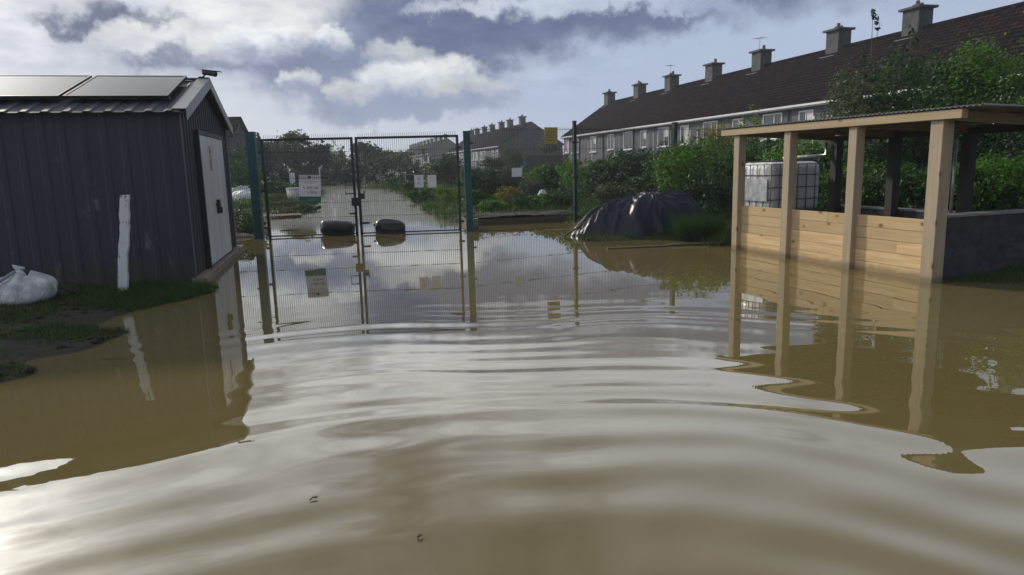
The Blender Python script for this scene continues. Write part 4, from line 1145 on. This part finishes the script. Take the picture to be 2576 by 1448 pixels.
for i, (x_, y_, a, lab) in enumerate(((-9.6, 30.5, .1, 'straight grey plank bed edge nearer the reddish pallet'), (-11.2, 36, .05, 'grey plank bed edge behind the white tub'), (-9.8, 28.4, .5, 'slanted grey plank lying up the garden behind the reddish pallet'))):
    m = MB(); m.box(-1.3, 1.3, -.03, .03, 0, .2); o = m.build('edging_plank', M['oldwood']); o.location = (x_, y_, float(height(x_, y_)) + .0); o.rotation_euler = (0, 0, a); tag(o, lab, 'plank', 'planks in the left garden')
wp = empty('white_post_pair', (gx(752, 60), 60, 0), 0, 'pair of short pale posts at the far hedge left of the lane', 'posts')
for q in (-.35, .45): MB().box(q - .2, q + .2, -.1, .1, 0, 1.35).build('post', M['white'], wp)
# purple box and bits by the right bank
wc = empty('compost_bin', (-7.0, 50.5, 0), .2, 'dark plum compost bin on the right bank far up the lane', 'bin')
MB().box(-.35, .35, -.35, .35, .1, 1.0).build('body', varied('plum_plastic', (.03, .012, .02), (.05, .02, .03), 4, .5), wc, bevel=.05, seg=2)
MB().box(-.38, .38, -.38, .38, 1.002, 1.06).build('lid', M['dark'], wc, bevel=.02)

# ------------------------------------------------------------------ planting
L_ = 'leaf_dark leaf_mid leaf_light leaf_grey leaf_lime leaf_yellow leaf_blue'.split()
G = 'garden shrubs beyond the mesh fence'
for (px, Y, r, top, mt, leaf, n, lab, nm) in [
    # right garden, near low plants
    (1205, 24.5, .6, .75, 'leaf_mid', .05, 900, 'low green garden plant just right of the gate post', 'garden_plant'),
    (1245, 22.2, .55, .55, 'leaf_light', .045, 900, 'bright low greenery at the back edge of the dark soil bed', 'garden_plant'),
    (1282, 24.8, .5, .85, 'leaf_yellow', .04, 800, 'yellow flowering plant under the blank white sign', 'flowering_plant'),
    (1325, 22.8, .6, .6, 'leaf_mid', .05, 900, 'leafy green plant right of the yellow flowers', 'garden_plant'),
    (1372, 22.6, .6, .62, 'leaf_light', .05, 900, 'leafy green plant below the white plastic bag', 'garden_plant'),
    (1420, 22.8, .7, .7, 'leaf_mid', .05, 900, 'leafy green plant left of the thin fence post', 'garden_plant'),
    (1340, 28.2, .6, 1.0, 'leaf_purple', .05, 800, 'purple grey shrub beside the white plastic bag', 'shrub'),
    (1215, 30, 1.0, 1.35, 'leaf_dark', .07, 1300, 'dark rounded shrub behind the right gate post', 'shrub'),
    (1262, 31, 1.0, 1.45, 'leaf_grey', .06, 1400, 'pale grey green shrub left of the blank white sign', 'shrub'),
    (1310, 33, 1.1, 1.5, 'leaf_mid', .07, 1200, 'mid green shrub behind the blank white sign', 'shrub'),
    (1365, 31, 1.1, 1.55, 'leaf_light', .07, 1300, 'bright green shrub right of the blank white sign', 'shrub'),
    (1425, 29, 1.1, 1.55, 'leaf_mid', .07, 1300, 'green shrub behind the thin dark fence post', 'shrub'),
    (1480, 26, 1.1, 1.75, 'leaf_light', .065, 1500, 'yellowish green shrub right of the thin dark fence post', 'shrub'),
    (1540, 25, 1.1, 1.7, 'leaf_dark', .065, 1600, 'dark ivy shrub above the left of the tarpaulin heap', 'shrub'),
    (1590, 24.5, 1.2, 2.0, 'leaf_mid', .065, 1800, 'tall green shrub above the middle of the tarpaulin heap', 'shrub'),
    (1650, 23.5, 1.2, 2.0, 'leaf_dark', .065, 1800, 'dark green shrub left of the grey green fence post', 'shrub'),
    (1560, 21.5, .8, 1.0, 'leaf_grey', .05, 1200, 'low grey green bramble just behind the tarpaulin heap', 'bramble'),
    (1640, 20.8, .9, 1.2, 'leaf_dark', .05, 1300, 'dark bramble behind the top of the tarpaulin heap', 'bramble'),
    (1712, 21.5, 1.2, 2.1, 'leaf_mid', .06, 2000, 'leafy shrub around the grey green fence post', 'shrub'),
    (1752, 19.2, 1.2, 2.0, 'leaf_light', .06, 2600, 'broad bright green shrub left of the first shelter post', 'shrub'),
    (1785, 23.5, .9, 2.75, 'leaf_yellow', .06, 1300, 'orange yellow shrub in front of a house window', 'shrub'),
    (1830, 20.5, 1.2, 2.25, 'leaf_mid', .06, 2000, 'green shrub rising behind the first shelter post', 'shrub'),
    (1800, 17.3, .9, 1.25, 'leaf_dark', .055, 1800, 'dark glossy shrub between tarpaulin heap and shelter', 'shrub'),
    (1775, 16.4, .5, .6, 'leaf_dark', .045, 900, 'low dark weeds at the right end of the tarpaulin heap', 'weeds'),
    (1850, 24.0, .55, 2.95, 'leaf_lime', .06, 500, 'thin lime shoots climbing in front of the near terrace', 'climber'),
    (1893, 22.0, .5, 3.15, 'leaf_lime', .06, 600, 'bushier lime climber above the far end of the shelter roof', 'climber'),
    (1920, 18.5, 1.2, 2.15, 'leaf_mid', .06, 2200, 'green shrub behind the caged water tank', 'shrub'),
    (2010, 17.6, 1.2, 2.05, 'leaf_light', .06, 2200, 'bright green shrub right behind the caged water tank', 'shrub'),
    (2080, 16.0, 1.1, 1.95, 'leaf_mid', .055, 2000, 'green shrub behind the second shelter post', 'shrub'),
    (2180, 14.8, 1.0, 1.5, 'leaf_light', .05, 2200, 'leafy bush seen through the middle shelter bay', 'shrub'),
    (2270, 14.2, 1.0, 1.45, 'leaf_mid', .05, 2200, 'leafy bush seen through the near shelter bay', 'shrub'),
    (2430, 13.0, 1.0, 1.35, 'leaf_mid', .05, 2200, 'leafy bush right of the biggest shelter post', 'shrub'),
    (2540, 12.6, 1.0, 1.5, 'leaf_light', .05, 2200, 'bright bush above the low block wall', 'shrub'),
    (2350, 13.6, .9, 1.1, 'leaf_dark', .05, 1500, 'dark bush low behind the biggest shelter post', 'shrub'),
    # tall growth above the shelter
    (2165, 18.6, 1.15, 4.0, 'leaf_grey', .055, 3600, 'tall grey green willowy shrub at the left of the tall growth', 'tall_shrub'),
    (2265, 18.4, 1.3, 4.15, 'leaf_mid', .06, 3600, 'tall green shrub under the cut off chimney', 'tall_shrub'),
    (2360, 17.2, 1.3, 3.75, 'leaf_dark', .06, 3200, 'dark tall shrub in the middle of the tall growth', 'tall_shrub'),
    (2440, 16.8, 1.4, 4.05, 'leaf_light', .06, 3600, 'tall bright green shrub right of the dark tall shrub', 'tall_shrub'),
    (2550, 16.2, 1.6, 4.0, 'leaf_light', .06, 3600, 'tall bright green shrub at the right edge of the view', 'tall_shrub'),
    (2220, 17.0, 1.2, 2.7, 'leaf_dark', .06, 2600, 'dark shrub filling the gap above the shelter roof', 'tall_shrub'),
    (2480, 15.4, 1.3, 2.6, 'leaf_dark', .06, 2600, 'dark shrub above the near end of the shelter roof', 'tall_shrub'),
]:
    x_ = gx(px, Y)
    shrub(nm, 'plant' if 'plant' in nm else 'shrub', lab, x_, Y, r, top, mt, leaf, n, group=None)
# bare twig tops reaching above the tall shrubs
for (px, Y, z0_, z1_, lab) in ((2183, 18.6, 3.6, 5.15, 'thin twiggy sapling rising highest above the tall shrubs'), (2278, 18.5, 3.7, 4.75, 'short thin sapling right of the highest sapling')):
    o = empty('sapling', (gx(px, Y), Y, float(height(gx(px, Y), Y))), 0, lab, 'sapling')
    zb = o.location.z
    m = MB(); m.tube([(0, 0, 0), (.03, 0, z0_ - zb), (.0, 0, z1_ - zb)], [.03, .018, .006], 5); m.tube([(.03, 0, z0_ - zb + .3), (.22, .05, z1_ - zb - .25)], [.01, .005], 5); m.tube([(.03, 0, z0_ - zb + .1), (-.16, .05, z0_ - zb + .55)], [.01, .005], 5)
    m.build('stem', M['bark'], o, True)
    leaf_obj('foliage', 230, [(0, 0, z1_ - zb - .1, .10, .1, .17), (.2, .05, z1_ - zb - .3, .12, .12, .15), (-.13, .04, z0_ - zb + .5, .1, .1, .14), (.03, 0, z0_ - zb + .1, .2, .2, .3)], .05, 900 + px, M['leaf_dark'], o)
# right bank up the lane, and around the notices
for (px, Y, r, top, mt, leaf, n, lab) in [
    (1105, 31, .8, .85, 'leaf_light', .06, 1100, 'yellow green clump below the two small white notices'),
    (1065, 31, .7, .6, 'leaf_mid', .06, 900, 'low green clump at the water edge of the lane'),
    (1140, 28, .8, .8, 'leaf_lime', .05, 900, 'lime green clump left of the right gate post'),
    (1120, 46, 1.5, 2.1, 'leaf_dark', .09, 1500, 'dark rounded bush behind the two small white notices'),
    (1010, 50, 1.4, .9, 'leaf_mid', .09, 1000, 'low grassy mound on the right bank of the lane'),
    (1045, 40, 1.0, .8, 'leaf_mid', .08, 900, 'low leafy mound halfway up the right bank'),
    (1150, 60, 1.6, 2.6, 'leaf_dark', .11, 1200, 'dark bush in front of the middle terrace'),
    (1290, 72, 1.8, 3.5, 'leaf_grey', .12, 1400, 'grey green bush against the dark gable'),
    (1240, 66, 1.6, 2.4, 'leaf_dark', .12, 1200, 'dark bush in front of the pale middle terrace wall'),
    (1200, 40, 1.2, 1.6, 'leaf_grey', .08, 1000, 'greyish bush far behind the right gate post'),
]:
    shrub('shrub', 'shrub', lab, gx(px, Y), Y, r, top, mt, leaf, n)
# left garden
for (px, Y, r, top, mt, leaf, n, lab) in [
    (610, 17.9, .55, .62, 'leaf_grey', .035, 1300, 'tangled grey brush pile between shed and gate post'),
    (600, 19.6, .5, .55, 'leaf_dark', .04, 700, 'dark weeds behind the grey brush pile'),
    (700, 45, 1.6, .95, 'leaf_mid', .09, 1100, 'grassy mound left of the white notice'),
    (735, 40, .9, .75, 'leaf_dark', .07, 900, 'dark green clump beside the white notice'),
    (680, 33, .9, .55, 'leaf_grey', .06, 900, 'greyish weeds behind the left gate frame'),
    (640, 44, 1.5, .95, 'leaf_light', .09, 900, 'light green clump behind the left gate post'),
    (775, 27, .6, .35, 'leaf_grey', .05, 700, 'drowned weeds below the white notice'),
    (730, 25.5, .6, .32, 'leaf_grey', .05, 700, 'drowned weeds near the reddish pallet'),
    (590, 42, 2.0, 2.2, 'leaf_mid', .1, 1400, 'broad green bush seen between shed and gate post'),
    (605, 52, 2.0, 3.6, 'leaf_mid', .12, 1500, 'taller green bush under the dark roofed house'),
]:
    shrub('shrub', 'shrub', lab, gx(px, Y), Y, r, top, mt, leaf, n)
# far trees across the end of the lane
for (px, Y, r, top, mt, leaf, n, cone, lab) in [
    (664, 70, 1.25, 5.1, 'leaf_blue', .13, 1800, True, 'dark narrow conifer behind the left gate frame'),
    (642, 74, 1.6, 4.7, 'leaf_dark', .13, 1500, False, 'dark tree behind the left gate post'),
    (690, 78, 1.6, 4.9, 'leaf_dark', .14, 1500, False, 'dark tree between the conifer and the pale tree'),
    (742, 69, 2.2, 5.25, 'leaf_grey', .12, 2800, False, 'pale grey green tree rising above the gate rail'),
    (806, 72, 1.7, 4.25, 'leaf_blue', .13, 1900, False, 'dark tree right of the pale grey green tree'),
    (850, 80, 1.5, 4.5, 'leaf_lime', .10, 800, False, 'thin yellow green tree left of the gate latch stile'),
    (884, 86, 1.6, 3.4, 'leaf_grey', .13, 1000, False, 'low grey green tree behind the gate latch stile'),
    (928, 90, 1.6, 4.85, 'leaf_dark', .14, 1700, False, 'tall dark green tree behind the right gate leaf'),
    (972, 90, 2.2, 4.1, 'leaf_mid', .14, 1800, False, 'broad green tree right of the tall dark green tree'),
    (1012, 88, 2.0, 3.5, 'leaf_grey', .14, 1500, False, 'greyish tree left of the farthest terrace'),
    (1390, 95, 1.6, 5.7, 'leaf_grey', .14, 900, False, 'thin greyish tree behind the yellow warning sign'),
]:
    tree(lab, gx(px, Y), Y, r, top, mt, leaf, n, cone=cone)
# clipped dark hedge that closes the far end of the lane
hg = empty('hedge', (gx(640, 63), 63, 0), rad(2), 'long dark hedge closing the far end of the flooded lane', 'hedge')
leaf_obj('foliage', 9000, [(k * .78 + .4, .1 * math.sin(k), 1.05, .75, .6, 1.08 + .08 * math.sin(k * 2.3)) for k in range(19)], .10, 444, M['leaf_blue'], hg, zmin=0)
m = MB()
for k in range(10): m.tube([(k * 1.5 + .3, 0, 0), (k * 1.5 + .35, .05, 1.4)], .04, 5)
m.build('stem', M['bark'], hg)
hg = empty('hedgerow', (gx(630, 76), 76, 0), rad(2), 'overgrown dark hedgerow under the far trees behind the clipped hedge', 'hedgerow')
leaf_obj('foliage', 12000, [(k * .95 + .4, .4 * math.sin(k * 1.7), 1.3 + .15 * math.sin(k), 1.0, .9, 1.75 + .35 * math.sin(k * 2.1) + .2 * math.sin(k * .7)) for k in range(21)], .12, 446, M['leaf_dark'], hg, zmin=0, fill=.3)
m = MB()
for k in range(10): m.tube([(k * 1.9 + .3, 0, 0), (k * 1.9 + .35, .05, 2.2)], .05, 5)
m.build('stem', M['bark'], hg)
# wooded skyline far off so the horizon is not bare
tl = empty('treeline', (0, 0, 0), 0, 'distant belt of trees along the whole horizon', 'trees'); tl['kind'] = 'stuff'
bl = [(x_, 330 + 20 * math.sin(x_ * .05), 1.5, 16, 8, 4.5 + 2 * math.sin(x_ * .11)) for x_ in range(-330, 340, 14)]
leaf_obj('foliage', 9000, bl, .9, 555, M['leaf_dark'], tl, zmin=0)

# ------------------------------------------------------------------ grass
def blades(rg, X, Y, hgt, wid):
    n = len(X); Z = height(X, Y)
    a = rg.random(n) * 6.283; lean = rg.normal(size=(n, 2)) * .5
    h = hgt * (.5 + rg.random(n)); w = wid * (.6 + .8 * rg.random(n))
    dx_, dy_ = np.cos(a) * w, np.sin(a) * w
    V = np.stack([np.stack([X - dx_, Y - dy_, Z - .01], -1), np.stack([X + dx_, Y + dy_, Z - .01], -1), np.stack([X + lean[:, 0] * h, Y + lean[:, 1] * h, Z + h], -1)], 1)
    return V.reshape(-1, 3)
rg = np.random.default_rng(12)
VS = []
def patch(n, x0, x1, y0, y1, hgt, wid, keep):
    X = rg.uniform(x0, x1, n); Y = rg.uniform(y0, y1, n)
    k = keep(X, Y); X, Y = X[k], Y[k]
    VS.append(blades(rg, X, Y, hgt, wid))
nz = lambda s, sc=1.0: (lambda X, Y: (fbm(X * sc, Y * sc, s, 3) > .03) & (height(X, Y) > .005))
patch(45000, -7.5, -3.6, 4.2, 9.9, .05, .005, lambda X, Y: (fbm(X * 1.3, Y * 1.3, 71, 3) + .25 * (vnoise(X * 9, Y * 9, 78) - .5) > .0) & (height(X, Y) > .0))
patch(5000, -5.2, -3.95, 8.2, 9.9, .08, .004, lambda X, Y: height(X, Y) > .0)
patch(6000, 5.3, 7.2, 8.2, 9.6, .06, .004, lambda X, Y: height(X, Y) > -.03)
patch(7000, 1.2, 4.4, 14.0, 17.5, .12, .006, lambda X, Y: (height(X, Y) > -.02))
patch(3000, 3.3, 4.4, 13.0, 15.0, .22, .006, lambda X, Y: (height(X, Y) > -.05))
patch(16000, -3.5, 8, 18.5, 32, .22, .012, lambda X, Y: (height(X, Y) > -.01) & (X < 3 + (Y - 18) * .6))
patch(9000, -12, -2, 26, 56, .3, .02, lambda X, Y: (height(X, Y) > .0))
patch(9000, -20, -6.6, 17, 56, .22, .015, lambda X, Y: (height(X, Y) > .0) & (fbm(X * .6, Y * .6, 77, 3) > -.05))
V = np.concatenate(VS)
gr = np_mesh('grass', V, np.arange(len(V)).reshape(-1, 3), M['grass'])
tag(gr, 'short rough grass on the banks and garden edges', 'grass', kind='stuff')
rgq = np.random.default_rng(31); n = 900
X = rgq.uniform(-7.5, -3.7, n); Y = rgq.uniform(4.4, 9.8, n); k = height(X, Y) > -.01; X, Y = X[k], Y[k]; Z = height(X, Y)
octv = np.array([(1, 0, 0), (0, 1, 0), (-1, 0, 0), (0, -1, 0), (0, 0, 1), (0, 0, -.4)], float); octf = np.array([(0, 1, 4), (1, 2, 4), (2, 3, 4), (3, 0, 4), (1, 0, 5), (2, 1, 5), (3, 2, 5), (0, 3, 5)])
sc_ = rgq.random(len(X)) ** 2 * .045 + .008
V = (octv[None] * (1 + rgq.normal(size=(len(X), 6, 3)) * .25) * sc_[:, None, None] * np.array([1.2, 1, .7]) + np.stack([X, Y, Z], -1)[:, None]).reshape(-1, 3)
Fq = (octf[None] + (np.arange(len(X)) * 6)[:, None, None]).reshape(-1, 3)
cl = np_mesh('mud_clods', V, Fq, M['soil'], None, True); tag(cl, 'mud clods and small stones scattered over the left bank', 'mud clods', kind='stuff')
# grassy clump beside the first shelter post
o = empty('grass_clump', (3.72, 13.85, .03), 0, 'feathery green clump against the first shelter post', 'grass clump')
rgc = np.random.default_rng(5); n = 1800
a = rgc.random(n) * 6.283; q = rgc.random(n) ** .5 * .3
bx, by = np.cos(a) * q, np.sin(a) * q; h = .55 * (.5 + .6 * rgc.random(n)); lx = bx * 1.1 + rgc.normal(size=n) * .07; ly = by * 1.1 + rgc.normal(size=n) * .07
V = np.stack([np.stack([bx - .006, by, np.zeros(n)], -1), np.stack([bx + .006, by, np.zeros(n)], -1), np.stack([bx + lx, by + ly, h], -1)], 1).reshape(-1, 3)
np_mesh('blades', V, np.arange(len(V)).reshape(-1, 3), M['leaf_dark'], o)

# ------------------------------------------------------------------ haze volume added to lift the shadows and veil the distance
hz_ = MB().box(-920, 920, -80, 1560, -40, 14).build('haze', None)
hm_ = bpy.data.materials.new('added_haze'); hm_.use_nodes = True
ht = hm_.node_tree; ht.nodes.clear(); hn = NB(ht)
pv = hn.node('ShaderNodeVolumePrincipled'); pv.inputs['Color'].default_value = (.80, .86, .95, 1); pv.inputs['Density'].default_value = .0010; pv.inputs['Anisotropy'].default_value = .2
ho = hn.node('ShaderNodeOutputMaterial'); ht.links.new(pv.outputs[0], ho.inputs['Volume'])
hz_.data.materials.append(hm_)
tag(hz_, 'thin added haze lifting the shadows between the camera and the far trees', 'haze', kind='stuff')
